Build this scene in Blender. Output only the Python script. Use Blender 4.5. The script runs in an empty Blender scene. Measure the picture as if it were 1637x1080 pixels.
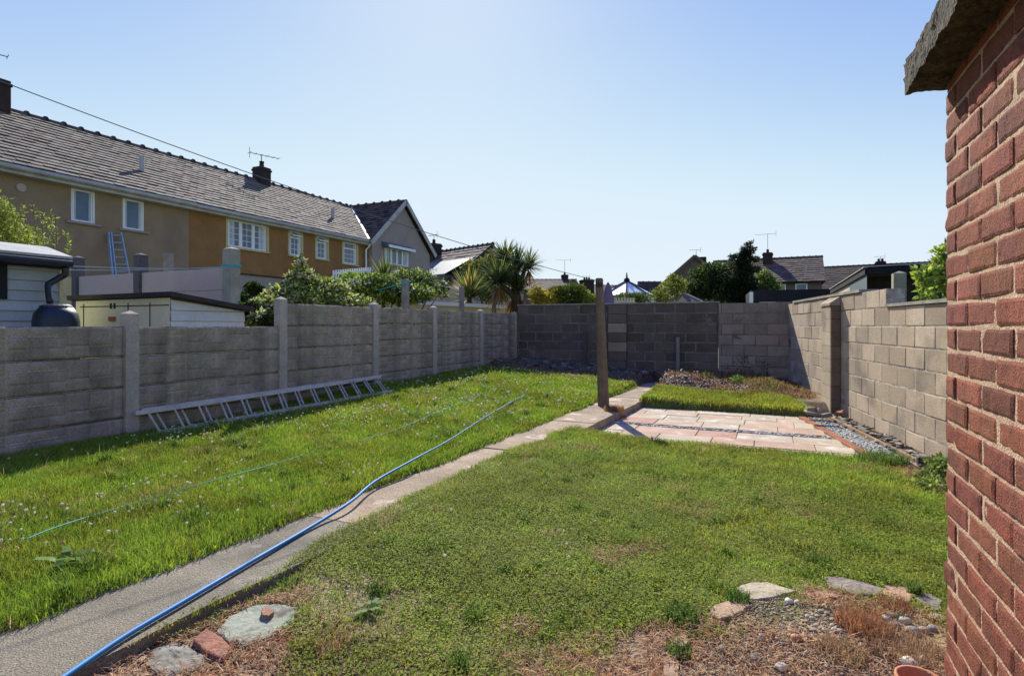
import bpy, math, random
import numpy as np
from math import radians as R, sin, cos, pi
random.seed(7); rng = np.random.default_rng(7)
scene = bpy.context.scene
COL = scene.collection

# ---------------------------------------------------------------- camera, sky, sun, exposure
EYE = 1.2; YAW = R(24.3037)
cd = bpy.data.cameras.new('camera'); cam = bpy.data.objects.new('camera', cd); COL.objects.link(cam)
cam.location = (0, 0, EYE); cam.rotation_euler = (R(90), 0, YAW)
cd.sensor_fit = 'HORIZONTAL'; cd.sensor_width = 36; cd.lens = 19.99; cd.shift_y = -0.01185
cd.clip_start = .05; cd.clip_end = 3000
scene.camera = cam
SUN_AZ = R(31); SUN_EL = R(37.5)          # azimuth from +Y towards -X
w = bpy.data.worlds.new('World'); scene.world = w; w.use_nodes = True
nt = w.node_tree; bg = nt.nodes['Background']
sk = nt.nodes.new('ShaderNodeTexSky'); sk.sky_type = 'NISHITA'; sk.sun_disc = False
sk.sun_elevation = SUN_EL; sk.sun_rotation = -SUN_AZ; sk.altitude = 0
sk.air_density = 1.1; sk.dust_density = 0.10; sk.ozone_density = 1.8
sp_ = nt.nodes.new('ShaderNodeSeparateColor'); cb_ = nt.nodes.new('ShaderNodeCombineColor'); nt.links.new(sk.outputs[0], sp_.inputs[0])
for i_, (g_, k_) in enumerate(((1.0, .72), (.97, .73), (.12, 3.6))):     # soften the sky's range channel by channel
    a_ = nt.nodes.new('ShaderNodeMath'); a_.operation = 'POWER'; a_.inputs[1].default_value = g_; c_ = nt.nodes.new('ShaderNodeMath'); c_.operation = 'MULTIPLY'; c_.inputs[1].default_value = k_
    nt.links.new(sp_.outputs[i_], a_.inputs[0]); nt.links.new(a_.outputs[0], c_.inputs[0]); nt.links.new(c_.outputs[0], cb_.inputs[i_])
mr_ = nt.nodes.new('ShaderNodeMapRange'); mr_.interpolation_type = 'SMOOTHSTEP'; mr_.inputs[1].default_value = 1.3; mr_.inputs[2].default_value = 5.6; mr_.inputs[3].default_value = 0; mr_.inputs[4].default_value = .9
mx_ = nt.nodes.new('ShaderNodeMix'); mx_.data_type = 'RGBA'; mx_.inputs[7].default_value = (3.75, 4.25, 4.9, 1); nt.links.new(sp_.outputs[0], mr_.inputs[0]); nt.links.new(mr_.outputs[0], mx_.inputs[0])
nt.links.new(cb_.outputs[0], mx_.inputs[6]); nt.links.new(mx_.outputs[2], bg.inputs[0]); bg.inputs[1].default_value = 0.13
sd = bpy.data.lights.new('sun', 'SUN'); so = bpy.data.objects.new('sun', sd); COL.objects.link(so)
sd.energy = 4.9; sd.angle = R(.5); sd.color = (1, .945, .85)
so.rotation_euler = (R(90) - SUN_EL, 0, pi + SUN_AZ); so.location = (-5, 10, 12)
vs = scene.view_settings; vs.view_transform = 'Standard'; vs.look = 'None'; vs.gamma = 1; vs.exposure = 0.62

# ---------------------------------------------------------------- photo-to-place helpers (surveying only)
F = 909.; CX = 818.5; YH = 520.6; CT, ST = cos(YAW), sin(YAW)
def ray(x, y):
    p = (x - CX) / F; return (p * CT - ST, p * ST + CT, (YH - y) / F)
def G(x, y, z=0.):
    r = ray(x, y); t = (z - EYE) / r[2]; return (r[0]*t, r[1]*t, z)
def PX(x, y, X):
    r = ray(x, y); t = X / r[0]; return (X, r[1]*t, EYE + r[2]*t)
def PY(x, y, Y):
    r = ray(x, y); t = Y / r[1]; return (r[0]*t, Y, EYE + r[2]*t)
def AT(x, y, t):
    r = ray(x, y); return (r[0]*t, r[1]*t, EYE + r[2]*t)

# ---------------------------------------------------------------- object helpers
def tag(o, label=None, cat=None, group=None, kind=None):
    if label: o['label'] = label
    if cat: o['category'] = cat
    if group: o['group'] = group
    if kind: o['kind'] = kind
    return o
def thing(name, label, cat, loc=(0, 0, 0), group=None):
    o = bpy.data.objects.new(name, None); COL.objects.link(o); o.location = loc; o.empty_display_size = .1
    return tag(o, label, cat, group)
def wloc(o):
    v = np.array(o.location)
    while o.parent: o = o.parent; v = v + np.array(o.location)
    return v
class MB:
    def __init__(s): s.v = []; s.f = []; s.c = []; s.n = 0
    def add(s, vs, fs, tint=(1, 1, 1)):
        vs = [tuple(map(float, p)) for p in vs]
        s.f += [tuple(i + s.n for i in f) for f in fs]; s.v += vs; s.n += len(vs)
        s.c += [tint] * len(vs)
    def box(s, a, b, tint=(1, 1, 1), bev=0, jit=0):
        x0, y0, z0 = a; x1, y1, z1 = b
        if bev:
            c = [(x0+x1)/2, (y0+y1)/2, (z0+z1)/2]; h = [abs(x1-x0)/2, abs(y1-y0)/2, abs(z1-z0)/2]
            vs = []; fs = []; idx = {}
            for sx in (-1, 1):
                for sy in (-1, 1):
                    for sz in (-1, 1):
                        for k in range(3):
                            d = [h[0]-bev, h[1]-bev, h[2]-bev]; d[k] = h[k]
                            j = (random.uniform(-jit, jit), random.uniform(-jit, jit), random.uniform(-jit, jit)) if jit else (0, 0, 0)
                            idx[(sx, sy, sz, k)] = len(vs)
                            vs.append((c[0]+sx*d[0]+j[0], c[1]+sy*d[1]+j[1], c[2]+sz*d[2]+j[2]))
            g = lambda *k: idx[k]
            for q in (-1, 1):
                for k in range(3):
                    def key(a, b):
                        t = [0, 0, 0]; t[k] = q; o = [i for i in range(3) if i != k]; t[o[0]] = a; t[o[1]] = b
                        return (t[0], t[1], t[2], k)
                    r = [idx[key(-1, -1)], idx[key(1, -1)], idx[key(1, 1)], idx[key(-1, 1)]]
                    fs.append(tuple(r if (q > 0) == (k != 1) else r[::-1]))
            for k in range(3):       # edges parallel to axis k
                o = [i for i in range(3) if i != k]
                for a_ in (-1, 1):
                    for b_ in (-1, 1):
                        def kk(e, m):
                            t = [0, 0, 0]; t[k] = e; t[o[0]] = a_; t[o[1]] = b_; return idx[(t[0], t[1], t[2], m)]
                        fs.append((kk(-1, o[0]), kk(1, o[0]), kk(1, o[1]), kk(-1, o[1])))
            for sx in (-1, 1):
                for sy in (-1, 1):
                    for sz in (-1, 1): fs.append((g(sx, sy, sz, 0), g(sx, sy, sz, 1), g(sx, sy, sz, 2)))
            s.add(vs, fs, tint); return
        vs = [(x0,y0,z0),(x1,y0,z0),(x1,y1,z0),(x0,y1,z0),(x0,y0,z1),(x1,y0,z1),(x1,y1,z1),(x0,y1,z1)]
        s.add(vs, [(0,3,2,1),(4,5,6,7),(0,1,5,4),(1,2,6,5),(2,3,7,6),(3,0,4,7)], tint)
    def tube(s, pts, r, n=8, tint=(1, 1, 1), cap=True):
        pts = [np.array(p, float) for p in pts]; rs = r if isinstance(r, (list, tuple)) else [r]*len(pts)
        vs = []; fs = []; up = None
        for i, p in enumerate(pts):
            d = pts[min(i+1, len(pts)-1)] - pts[max(i-1, 0)]; d = d / (np.linalg.norm(d) + 1e-9)
            if up is None:
                a = np.array((0, 0, 1.)) if abs(d[2]) < .9 else np.array((1., 0, 0)); up = a
            x = np.cross(up, d); x /= np.linalg.norm(x) + 1e-9; y = np.cross(d, x); up = y
            for k in range(n):
                t = 2*pi*k/n; vs.append(p + rs[i]*(cos(t)*x + sin(t)*y))
        for i in range(len(pts)-1):
            for k in range(n):
                a = i*n+k; b = i*n+(k+1) % n; fs.append((a, b, b+n, a+n))
        if cap: fs.append(tuple(range(n))[::-1]); fs.append(tuple((len(pts)-1)*n+k for k in range(n)))
        s.add(vs, fs, tint)
    def bar(s, a, b, wd, th, up=(0, 0, 1), tint=(1, 1, 1)):
        a = np.array(a, float); b = np.array(b, float); d = b-a; d /= np.linalg.norm(d)
        x = np.cross(d, np.array(up, float)); x /= np.linalg.norm(x); y = np.cross(x, d)
        vs = [p + sx*x*wd/2 + sy*y*th/2 for p in (a, b) for sx, sy in ((-1,-1),(1,-1),(1,1),(-1,1))]
        s.add(vs, [(0,3,2,1),(4,5,6,7),(0,1,5,4),(1,2,6,5),(2,3,7,6),(3,0,4,7)][:6], tint)
    def prism(s, pts, z0, z1, tint=(1, 1, 1)):
        n = len(pts); vs = [(p[0], p[1], z0) for p in pts] + [(p[0], p[1], z1) for p in pts]
        s.add(vs, [tuple(range(n))[::-1], tuple(range(n, 2*n))] + [(i, (i+1) % n, n+(i+1) % n, n+i) for i in range(n)], tint)
    def build(s, name, m, parent=None, smooth=False, origin=None):
        v = np.array(s.v, float).reshape(-1, 3)
        if parent is not None: o0 = wloc(parent)
        elif origin is not None: o0 = np.array(origin, float)
        elif len(v): o0 = np.array((v[:, 0].mean(), v[:, 1].mean(), v[:, 2].min()))
        else: o0 = np.zeros(3)
        me = bpy.data.meshes.new(name); me.from_pydata((v - o0).tolist(), [], s.f)
        ca = me.color_attributes.new('tint', 'FLOAT_COLOR', 'POINT')
        ca.data.foreach_set('color', np.c_[np.array(s.c, float).reshape(-1, 3), np.ones(len(v))].ravel())
        if smooth: me.polygons.foreach_set('use_smooth', [True]*len(me.polygons))
        me.materials.append(m); me.update()
        o = bpy.data.objects.new(name, me); COL.objects.link(o)
        if parent is not None: o.parent = parent
        else: o.location = o0
        return o
def np_obj(name, V, FQ, C, m, parent=None, smooth=False, origin=(0, 0, 0)):
    """big meshes straight from arrays: V (n,3), FQ (m,k) faces of equal size, C (n,3) tint"""
    me = bpy.data.meshes.new(name); k = FQ.shape[1]; V = V - np.array(wloc(parent) if parent is not None else origin)
    me.vertices.add(len(V)); me.vertices.foreach_set('co', V.astype(np.float32).ravel())
    me.loops.add(FQ.size); me.loops.foreach_set('vertex_index', FQ.astype(np.int32).ravel())
    me.polygons.add(len(FQ)); me.polygons.foreach_set('loop_start', np.arange(0, FQ.size, k, dtype=np.int32))
    me.update(calc_edges=True)
    ca = me.color_attributes.new('tint', 'FLOAT_COLOR', 'POINT')
    ca.data.foreach_set('color', np.c_[C, np.ones(len(C))].astype(np.float32).ravel())
    me.polygons.foreach_set('use_smooth', np.full(len(FQ), smooth))
    me.materials.append(m); me.update()
    o = bpy.data.objects.new(name, me); COL.objects.link(o)
    if parent is not None: o.parent = parent
    else: o.location = origin
    return o
def vnoise(x, y, sc, seed=0):
    r = np.random.default_rng(seed); T = r.random((64, 64)); x = np.asarray(x)*sc + 100; y = np.asarray(y)*sc + 100
    i = np.floor(x).astype(int); j = np.floor(y).astype(int); fx = x-i; fy = y-j; fx = fx*fx*(3-2*fx); fy = fy*fy*(3-2*fy)
    g = lambda a, b: T[a % 64, b % 64]
    return (g(i, j)*(1-fx)+g(i+1, j)*fx)*(1-fy) + (g(i, j+1)*(1-fx)+g(i+1, j+1)*fx)*fy
def fbm(x, y, sc, seed=0, n=4):
    return sum(vnoise(x, y, sc*2**k, seed+k)*.5**k for k in range(n)) / sum(.5**k for k in range(n))
def sm(x, a, b):
    t = np.clip((np.asarray(x, float)-a)/(b-a), 0, 1); return t*t*(3-2*t)

# ---------------------------------------------------------------- materials
def mat(name, c1, c2=None, sc=4., rough=.9, bump=.25, bsc=60., fine=.25, tint=True, spec=.25, metal=0., trans=0., dist=.01, stain=None):
    m = bpy.data.materials.new(name); m.use_nodes = True; n = m.node_tree; N = n.nodes; L = n.links
    b = N['Principled BSDF']; tc = N.new('ShaderNodeTexCoord')
    c2 = c2 or tuple(x*.75 for x in c1)
    if not trans: c1, c2 = [(c[0], c[1]*1.04, c[2]*.92) for c in (c1, c2)]
    no = N.new('ShaderNodeTexNoise'); no.inputs['Scale'].default_value = sc; no.inputs['Detail'].default_value = 6; no.inputs['Roughness'].default_value = .62
    L.new(tc.outputs['Object'], no.inputs['Vector'])
    rp = N.new('ShaderNodeValToRGB'); rp.color_ramp.elements[0].position = .36; rp.color_ramp.elements[1].position = .64
    rp.color_ramp.elements[0].color = (*c1, 1); rp.color_ramp.elements[1].color = (*c2, 1)
    L.new(no.outputs['Fac'], rp.inputs[0]); out = rp.outputs[0]
    if stain:    # (colour, scale, lo, hi)
        n3 = N.new('ShaderNodeTexNoise'); n3.inputs['Scale'].default_value = stain[1]; n3.inputs['Detail'].default_value = 5
        L.new(tc.outputs['Object'], n3.inputs['Vector'])
        r3 = N.new('ShaderNodeMapRange'); r3.inputs[1].default_value = stain[2]; r3.inputs[2].default_value = stain[3]; L.new(n3.outputs['Fac'], r3.inputs[0])
        mx = N.new('ShaderNodeMix'); mx.data_type = 'RGBA'; L.new(r3.outputs[0], mx.inputs[0]); L.new(out, mx.inputs[6]); mx.inputs[7].default_value = (*stain[0], 1); out = mx.outputs[2]
    n2 = N.new('ShaderNodeTexNoise'); n2.inputs['Scale'].default_value = bsc; n2.inputs['Detail'].default_value = 4
    L.new(tc.outputs['Object'], n2.inputs['Vector'])
    mr = N.new('ShaderNodeMapRange'); mr.inputs[1].default_value = .3; mr.inputs[2].default_value = .7
    mr.inputs[3].default_value = 1-fine; mr.inputs[4].default_value = 1+fine; L.new(n2.outputs['Fac'], mr.inputs[0])
    def mul(a, bq):
        v = N.new('ShaderNodeVectorMath'); v.operation = 'MULTIPLY'; L.new(a, v.inputs[0]); L.new(bq, v.inputs[1]); return v.outputs[0]
    out = mul(out, mr.outputs[0])
    if tint:
        at = N.new('ShaderNodeAttribute'); at.attribute_name = 'tint'; out = mul(out, at.outputs['Color'])
    L.new(out, b.inputs['Base Color'])
    b.inputs['Roughness'].default_value = rough; b.inputs['Specular IOR Level'].default_value = spec; b.inputs['Metallic'].default_value = metal
    if bump:
        bp = N.new('ShaderNodeBump'); bp.inputs['Strength'].default_value = bump; bp.inputs['Distance'].default_value = dist
        L.new(n2.outputs['Fac'], bp.inputs['Height']); L.new(bp.outputs[0], b.inputs['Normal'])
    if trans:
        t = N.new('ShaderNodeBsdfTranslucent'); L.new(out, t.inputs['Color']); mx = N.new('ShaderNodeMixShader'); mx.inputs[0].default_value = trans
        L.new(b.outputs[0], mx.inputs[1]); L.new(t.outputs[0], mx.inputs[2]); L.new(mx.outputs[0], N['Material Output'].inputs[0])
    return m
M = {}
M['grass'] = mat('grass', (1, 1, 1), (.85, .85, .8), 3, .7, 0, 40, .1, spec=.12, trans=.45)
M['leaf'] = mat('leaf', (1, 1, 1), (.8, .85, .75), 2, .6, 0, 20, .1, spec=.2, trans=.42)
M['petal'] = mat('petal', (1, 1, 1), (.9, .88, .8), 12, .8, 0, 90, .1, trans=.45)
M['soil'] = mat('soil', (.085, .055, .036), (.15, .105, .07), 3, .95, .9, 55, .45, dist=.03)
M['far_ground'] = mat('far_ground', (.07, .10, .035), (.11, .10, .06), .3, .95, .3, 5, .2)
M['path'] = mat('path_concrete', (.34, .295, .235), (.20, .178, .148), 2.2, .94, 1., 170, .5, dist=.01, stain=((.55, .5, .43), 3.1, .6, .7))
M['slab'] = mat('paving_slab', (.46, .385, .32), (.34, .275, .225), 3.5, .88, .35, 90, .2, dist=.005, stain=((.58, .53, .47), 5, .57, .7))
M['edging'] = mat('red_edging', (.36, .13, .07), (.26, .10, .06), 5, .9, .5, 80, .25)
M['slate'] = mat('slate_chip', (.20, .185, .17), (.11, .10, .095), 6, .85, .4, 50, .3)
M['stone'] = mat('field_stone', (.30, .28, .25), (.2, .18, .16), 6, .9, .6, 40, .25)
M['pebble'] = mat('pebble', (1, 1, 1), (.8, .78, .75), 12, .75, .2, 90, .12)
M['fence'] = mat('fence_concrete', (.40, .315, .24), (.25, .195, .15), 3.2, .95, .6, 120, .35, dist=.006, stain=((.34, .31, .18), 2.1, .55, .72))
M['post'] = mat('post_concrete', (.50, .415, .34), (.36, .295, .245), 5, .95, .5, 110, .22, dist=.005)
M['dark_block'] = mat('dark_block', (.105, .08, .06), (.15, .115, .09), 1.6, .95, .8, 70, .4, dist=.008, stain=((.24, .195, .16), 2.7, .62, .78))
M['block'] = mat('block', (.50, .385, .295), (.40, .305, .235), 2.6, .95, .7, 90, .3, dist=.006, stain=((.19, .15, .12), 1.6, .56, .75))
M['mortar'] = mat('mortar', (.50, .44, .38), (.22, .185, .16), 8, .95, .5, 90, .3)
M['dark_mortar'] = mat('dark_mortar', (.24, .20, .175), (.12, .10, .085), 3, .95, .5, 90, .3)
M['coping'] = mat('coping', (.38, .34, .29), (.24, .21, .18), 6, .95, .5, 80, .3)
M['brick'] = mat('red_brick', (.26, .076, .045), (.18, .055, .036), 9, .92, 1., 230, .5, dist=.004, stain=((.08, .035, .028), 34, .6, .8))
M['brick_mortar'] = mat('brick_mortar', (.56, .38, .28), (.40, .265, .19), 14, .95, 1., 170, .3, dist=.006)
M['roof_slab'] = mat('roof_slab_concrete', (.10, .08, .058), (.028, .025, .022), 14, .97, 1., 90, .6, dist=.012)
M['render_grey'] = mat('beige_render', (.33, .24, .15), (.28, .20, .125), 1.5, .95, .6, 45, .2, dist=.015, stain=((.22, .165, .11), 1.1, .55, .78))
M['render_ochre'] = mat('ochre_pebbledash', (.34, .175, .065), (.27, .14, .052), 1.5, .95, .8, 38, .35, dist=.02, stain=((.22, .12, .06), 1.3, .58, .8))
M['render_pink'] = mat('grey_render', (.36, .295, .26), (.31, .255, .225), 1.5, .95, .4, 45, .12, dist=.01)
M['plinth'] = mat('plinth_render', (.38, .325, .285), (.31, .265, .23), 2, .95, .4, 45, .1)
M['tiles'] = mat('roof_tiles', (.23, .19, .16), (.16, .133, .112), 2.5, .88, .5, 40, .3, spec=.3)
M['tiles_brown'] = mat('brown_tiles', (.12, .085, .065), (.085, .062, .05), 3, .85, .4, 40, .25)
M['ridge'] = mat('ridge_tile', (.13, .11, .095), (.08, .07, .06), 5, .9, .4, 50, .2)
M['chimney'] = mat('sooty_brick', (.035, .026, .024), (.055, .035, .03), 5, .9, .4, 50, .2)
M['white'] = mat('white_plastic', (.84, .83, .82), (.8, .8, .8), 3, .45, 0, 30, .03, spec=.5)
M['grey_gutter'] = mat('gutter_grey', (.48, .46, .44), (.38, .36, .34), 3, .5, 0, 30, .08)
M['cream'] = mat('cream_paint', (.72, .62, .42), (.64, .55, .37), 3, .7, .1, 40, .06)
M['yellow_trim'] = mat('yellow_trim', (.58, .47, .25), (.52, .42, .22), 3, .8, .1, 40, .06)
M['glass'] = mat('window_glass', (.045, .085, .15), (.08, .13, .2), 1.5, .1, 0, 10, .05, spec=.6)
M['curtain'] = mat('curtain', (.55, .6, .66), (.45, .5, .56), 3, .9, 0, 10, .05)
M['alu'] = mat('aluminium', (.60, .52, .40), (.44, .38, .29), 6, .6, 0, 60, .15, metal=0, spec=.25)
M['blue_hose'] = mat('blue_hose', (.02, .20, .50), (.018, .17, .44), 6, .55, 0, 60, .08, spec=.3)
M['teal'] = mat('teal_cord', (.03, .42, .42), (.03, .34, .40), 10, .5, 0, 60, .1)
M['wire'] = mat('line_wire', (.16, .17, .18), None, 10, .5, 0, 60, .1)
M['wood'] = mat('weathered_wood', (.20, .145, .10), (.13, .095, .07), 6, .9, .5, 80, .25)
M['grey_wood'] = mat('grey_wood', (.30, .27, .24), (.2, .18, .16), 6, .9, .5, 80, .25)
M['stem'] = mat('stem', (.10, .075, .045), None, 10, .9, .3, 40, .2)
M['boards'] = mat('pale_boards', (.42, .45, .46), (.36, .39, .40), 2, .75, .1, 30, .06)
M['pink_board'] = mat('pink_board', (.52, .40, .36), (.47, .365, .33), 2, .9, .2, 40, .08)
M['felt'] = mat('pale_felt', (.46, .45, .44), (.36, .35, .34), 5, .9, .3, 60, .1)
M['black'] = mat('black_plastic', (.014, .015, .018), (.02, .022, .025), 4, .4, 0, 30, .1, spec=.5)
M['bitumen'] = mat('bitumen', (.035, .028, .026), (.055, .045, .04), 5, .9, .5, 60, .3)
M['white_board'] = mat('white_board', (.58, .62, .64), (.48, .51, .52), 3, .8, .2, 40, .08)
M['dark_post'] = mat('dark_post', (.13, .115, .12), (.10, .09, .095), 4, .9, .4, 60, .15)
M['pale_post'] = mat('pale_post', (.38, .36, .29), (.27, .26, .2), 4, .9, .4, 60, .15, stain=((.12, .10, .09), 3, .6, .68))
M['slate_blue'] = mat('slate_blue', (.13, .155, .18), (.10, .125, .15), 1, .6, .2, 10, .1)
M['dark_fascia'] = mat('dark_fascia', (.018, .018, .02), (.026, .026, .028), 2, .85, .1, 20, .1, spec=.15)
M['purple'] = mat('purple_canvas', (.20, .14, .22), (.15, .11, .17), 3, .9, .3, 20, .1)
M['terracotta'] = mat('terracotta', (.50, .20, .11), (.4, .16, .09), 8, .85, .3, 60, .15)
M['clear_roof'] = mat('translucent_roof', (.72, .76, .8), (.66, .7, .75), 2, .3, 0, 30, .03, spec=.6)
M['brown_wall'] = mat('brown_wall', (.16, .125, .095), (.13, .10, .08), 2, .95, .3, 20, .1)

M['old_brick'] = mat('old_brick', (.32, .14, .095), (.22, .10, .07), 18, .92, .8, 80, .35, dist=.008, stain=((.25, .2, .16), 12, .58, .68))
# ---------------------------------------------------------------- terrain
def pathL(Y): return -2.74 + .035*np.maximum(np.asarray(Y, float)-1, 0)
def pathR(Y): return pathL(Y) + .53 + .06*sm(Y, 4, 6)
def wallX(Y): return 1.51 - .183*(np.asarray(Y, float)-6.8)
def zt(X, Y):
    X = np.asarray(X, float); Y = np.asarray(Y, float)
    u = np.clip((pathL(Y)-X)/3.1, 0, 1)
    left = .02 + .08*sm(u, 0, .9) + .13*u*sm(Y, 3.8, 7.5) + .05*sm(Y, 8, 11) + (.05+.10*fbm(X, Y, 2.2, 5))*sm(Y, 11.2, 11.9)
    right = -.05 + 0*X - .05*sm(2.7-Y, 0, .6)*sm(X, -1.9, -1.2) - .02*sm(X, 0, 1.2)
    right = right + .055*sm(Y, 1.85, 2.5)*(1-sm(X-pathR(Y), 0, .9))
    patio = sm(Y, 6.3, 6.36)*(1-sm(Y, 9.12, 9.2))
    right = right*(1-patio) - .16*patio
    bk = sm(Y, 9.15, 9.25)
    right = right + bk*(.05 + .05*sm(Y, 9.3, 10.4)) + (.03+.20*fbm(X, Y, 1.8, 9)*sm(wallX(Y)-X, .2, .8))*sm(Y, 10.3, 11.2)
    nearw = sm(X - (wallX(Y)-.45), 0, .12)*(1-sm(Y, 9.6, 10))*sm(Y, 5.0, 5.4)
    right = right*(1-nearw) - .11*nearw
    a = sm(X, pathL(Y)-.02, pathL(Y)+.03); b = sm(X, pathR(Y)-.05, pathR(Y)-.01)
    z = left*(1-a) + (-.12)*a*(1-b) + right*b
    z = z + .012*(fbm(X, Y, 3, 3)-.5)
    return z
def grid(name, x0, x1, y0, y1, st, zf, m):
    xs = np.arange(x0, x1+st/2, st); ys = np.arange(y0, y1+st/2, st); A, B = np.meshgrid(xs, ys); n, k = A.shape
    V = np.c_[A.ravel(), B.ravel(), zf(A, B).ravel()]
    i = np.arange((n-1)*(k-1)); r = i//(k-1); c = i % (k-1); a = r*k+c
    FQ = np.c_[a, a+1, a+k+1, a+k]
    return V, FQ, A.ravel(), B.ravel()
# dryness of the turf: 0 green, 1 dead
def dry(X, Y):
    X = np.asarray(X, float); Y = np.asarray(Y, float)
    n = fbm(X, Y, 1.3, 21); n2 = fbm(X, Y, 5, 25)
    edge = np.clip(2.84 + 1.0*(X+.2), 1.62, 3.28); edge = np.maximum(edge, 1.55+.55*sm(-X, 1.5, 1.75)*sm(X, -2.3, -2.1))
    d = sm(edge-Y + (n-.5)*.65 + (n2-.5)*.6, .06, .5)
    d = np.maximum(d, .45*sm(n2+n, 1.2, 1.45))
    d = np.maximum(d, .8*sm(X-(wallX(Y)-.75)+(n-.5)*.5, 0, .3)*(Y < 6.2))
    return np.where(X < pathL(Y), .25*sm(n+n2, 1.15, 1.4), d)
def gravel_mask(X, Y):
    X = np.asarray(X, float); Y = np.asarray(Y, float)
    n = fbm(X, Y, 2.5, 31)
    return sm(X + .10 + (2.87-Y)*.315 + (n-.5)*.3, 0, .08)*sm(2.93-Y+(n-.5)*.25, 0, .1)
FLAGS = [[(1172, 938), (1195, 930), (1228, 929), (1272, 942), (1240, 952), (1205, 956), (1180, 950)], [(1315, 920), (1345, 922), (1380, 930), (1415, 938), (1405, 950), (1362, 948), (1325, 938)],
    [(1412, 933), (1440, 935), (1462, 944), (1455, 962), (1425, 955), (1408, 948)], [(1465, 944), (1490, 948), (1506, 958), (1503, 975), (1478, 968), (1462, 956)], [(1140, 966), (1165, 958), (1192, 957), (1200, 966), (1175, 982), (1150, 988), (1135, 978)],
    [(1283, 946), (1310, 944), (1345, 950), (1340, 955), (1300, 953)], [(1086, 1012), (1100, 1006), (1100, 1028), (1085, 1034), (1076, 1024)], [(1060, 1050), (1080, 1040), (1086, 1060), (1084, 1085), (1062, 1078)],
    [(345, 1008), (365, 985), (400, 968), (440, 962), (474, 970), (470, 992), (430, 1018), (395, 1030), (368, 1026)], [(232, 1062), (245, 1038), (275, 1025), (305, 1030), (334, 1052), (320, 1068), (270, 1084)], [(308, 1020), (330, 1003), (352, 1015), (369, 1034), (358, 1052), (330, 1042)]]
def instone(X, Y):
    out = np.zeros(len(X), bool)
    for P in FLAGS:
        q = np.array([G(a, b_, -.05)[:2] for a, b_ in P]); c = q.mean(0); q = c+(q-c)*.93; ins = np.zeros(len(X), bool); n = len(q)
        for i in range(n):
            x1, y1 = q[i]; x2, y2 = q[(i+1) % n]
            ins ^= ((y1 > Y) != (y2 > Y)) & (X < (x2-x1)*(Y-y1)/(y2-y1+1e-12)+x1)
        out |= ins
    return out
V_, F_, A_, B_ = grid('g', -5.95, 2.0, -2.0, 13.3, .05, zt, None)
lawnish = ((A_ < pathL(B_)) & (B_ < 11.5)) | ((A_ > pathR(B_)) & (B_ > 2.3) & (B_ < 6.36)) | ((A_ > pathR(B_)) & (B_ > 9.1) & (B_ < 10.4) & (A_ < .5))
d_ = dry(A_, B_)
C_ = np.ones((len(A_), 3))*np.array((1., 1, 1))
gr = np.array((1.0, 1.6, .55)); br = np.array((2.7, 2.5, 2.4))
C_ = np.where(lawnish[:, None], gr*(1-d_[:, None]) + br*d_[:, None], C_*(1+1.3*((B_ < 3)[:, None])+.9*((B_ > 10)&(A_ > -2.2))[:, None]))
o = np_obj('ground', V_, F_, C_, M['soil'], smooth=True); tag(o, kind='structure')
g = MB(); g.add([(-900, -300, -.3), (900, -300, -.3), (900, 1200, -.3), (-900, 1200, -.3)], [(0, 1, 2, 3)])
tag(g.build('land', M['far_ground'], origin=(0, 0, -.3)), kind='structure')

# path of cast concrete slabs
b = MB(); ys = [-1.5, 2.75, 3.9, 5.0, 5.9, 6.8, 7.7, 8.6, 9.5, 10.4, 11.3, 12.1]
for a, c in zip(ys[:-1], ys[1:]):
    n = max(3, int((c-a)/.09)); L_ = []; R_ = []
    for i in range(n+1):
        y = a+.006+(c-a-.012)*i/n
        L_.append((float(pathL(y)) + .03*(vnoise(y, 0, 3, 7)-.5), y)); R_.append((float(pathR(y)) + .035*(vnoise(y, 4, 4, 8)-.5)+random.uniform(-.004, .004), y))
    z = random.uniform(-.006, .004); pk = .5+.5*random.random()
    t = (.86, .84, .82) if a < 2 else (1.18+.25*pk, 1.07+.14*pk, 1.0+.08*pk)
    vs = [(p[0], p[1], z-.15) for p in L_+R_] + [(p[0], p[1], z) for p in L_+R_]; N_ = 2*(n+1); fs = []
    for i in range(n):
        fs += [(N_+i, N_+n+1+i, N_+n+2+i, N_+i+1), (i, i+1, N_+i+1, N_+i), (n+1+i, N_+n+1+i, N_+n+2+i, n+2+i)]
    fs += [(0, N_, N_+n+1, n+1), (n, 2*n+1, N_+2*n+1, N_+n)]
    b.add(vs, fs, t)
tag(b.build('path', M['path']), kind='structure')

# patio: cream and pink slabs, pebble strips, red edging
def pr(Y): return .86 - .2*(Y-6.65)
patio = thing('patio', None, None, (-.5, 7.7, -.16)); tag(patio, kind='structure')
b = MB(); mb = MB(); bed = MB()
rows = [(6.30, 6.66), (6.66, 7.02), (7.02, 7.46), (7.64, 8.06), (8.06, 8.50), (8.50, 8.82), (8.82, 9.14)]
for r, (a, c) in enumerate(rows):
    x = float(pathR(7.7)) + .02 - [.0, .35, .1, .25, .05, .4, .15][r]; lim = pr((a+c)/2)
    while x < lim - .03:
        wd = random.choice([.45, .6, .6, .75]); x1 = min(x+wd, lim); x0 = max(x, float(pathR(a))+.02)
        if lim - x1 < .15: x1 = lim
        if x1-x0 > .05:
            tt = random.choice([(1.08, 1.04, 1.0), (1.02, 1.03, 1), (.98, .98, .95), (1.02, .80, .75), (1.05, .90, .84), (.95, .66, .6), (1.05, 1, .93)])
            z = -.1+random.uniform(-.003, .003)
            b.box((x0+.004, a+.004, -.15), (x1-.004, c-.004, z), tt, bev=.004)
        x = x1
b.build('slab_paving', M['slab'], patio)
bed.box((float(pathR(7)), 6.28, -.17), (.95, 9.16, -.112)); 
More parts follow.
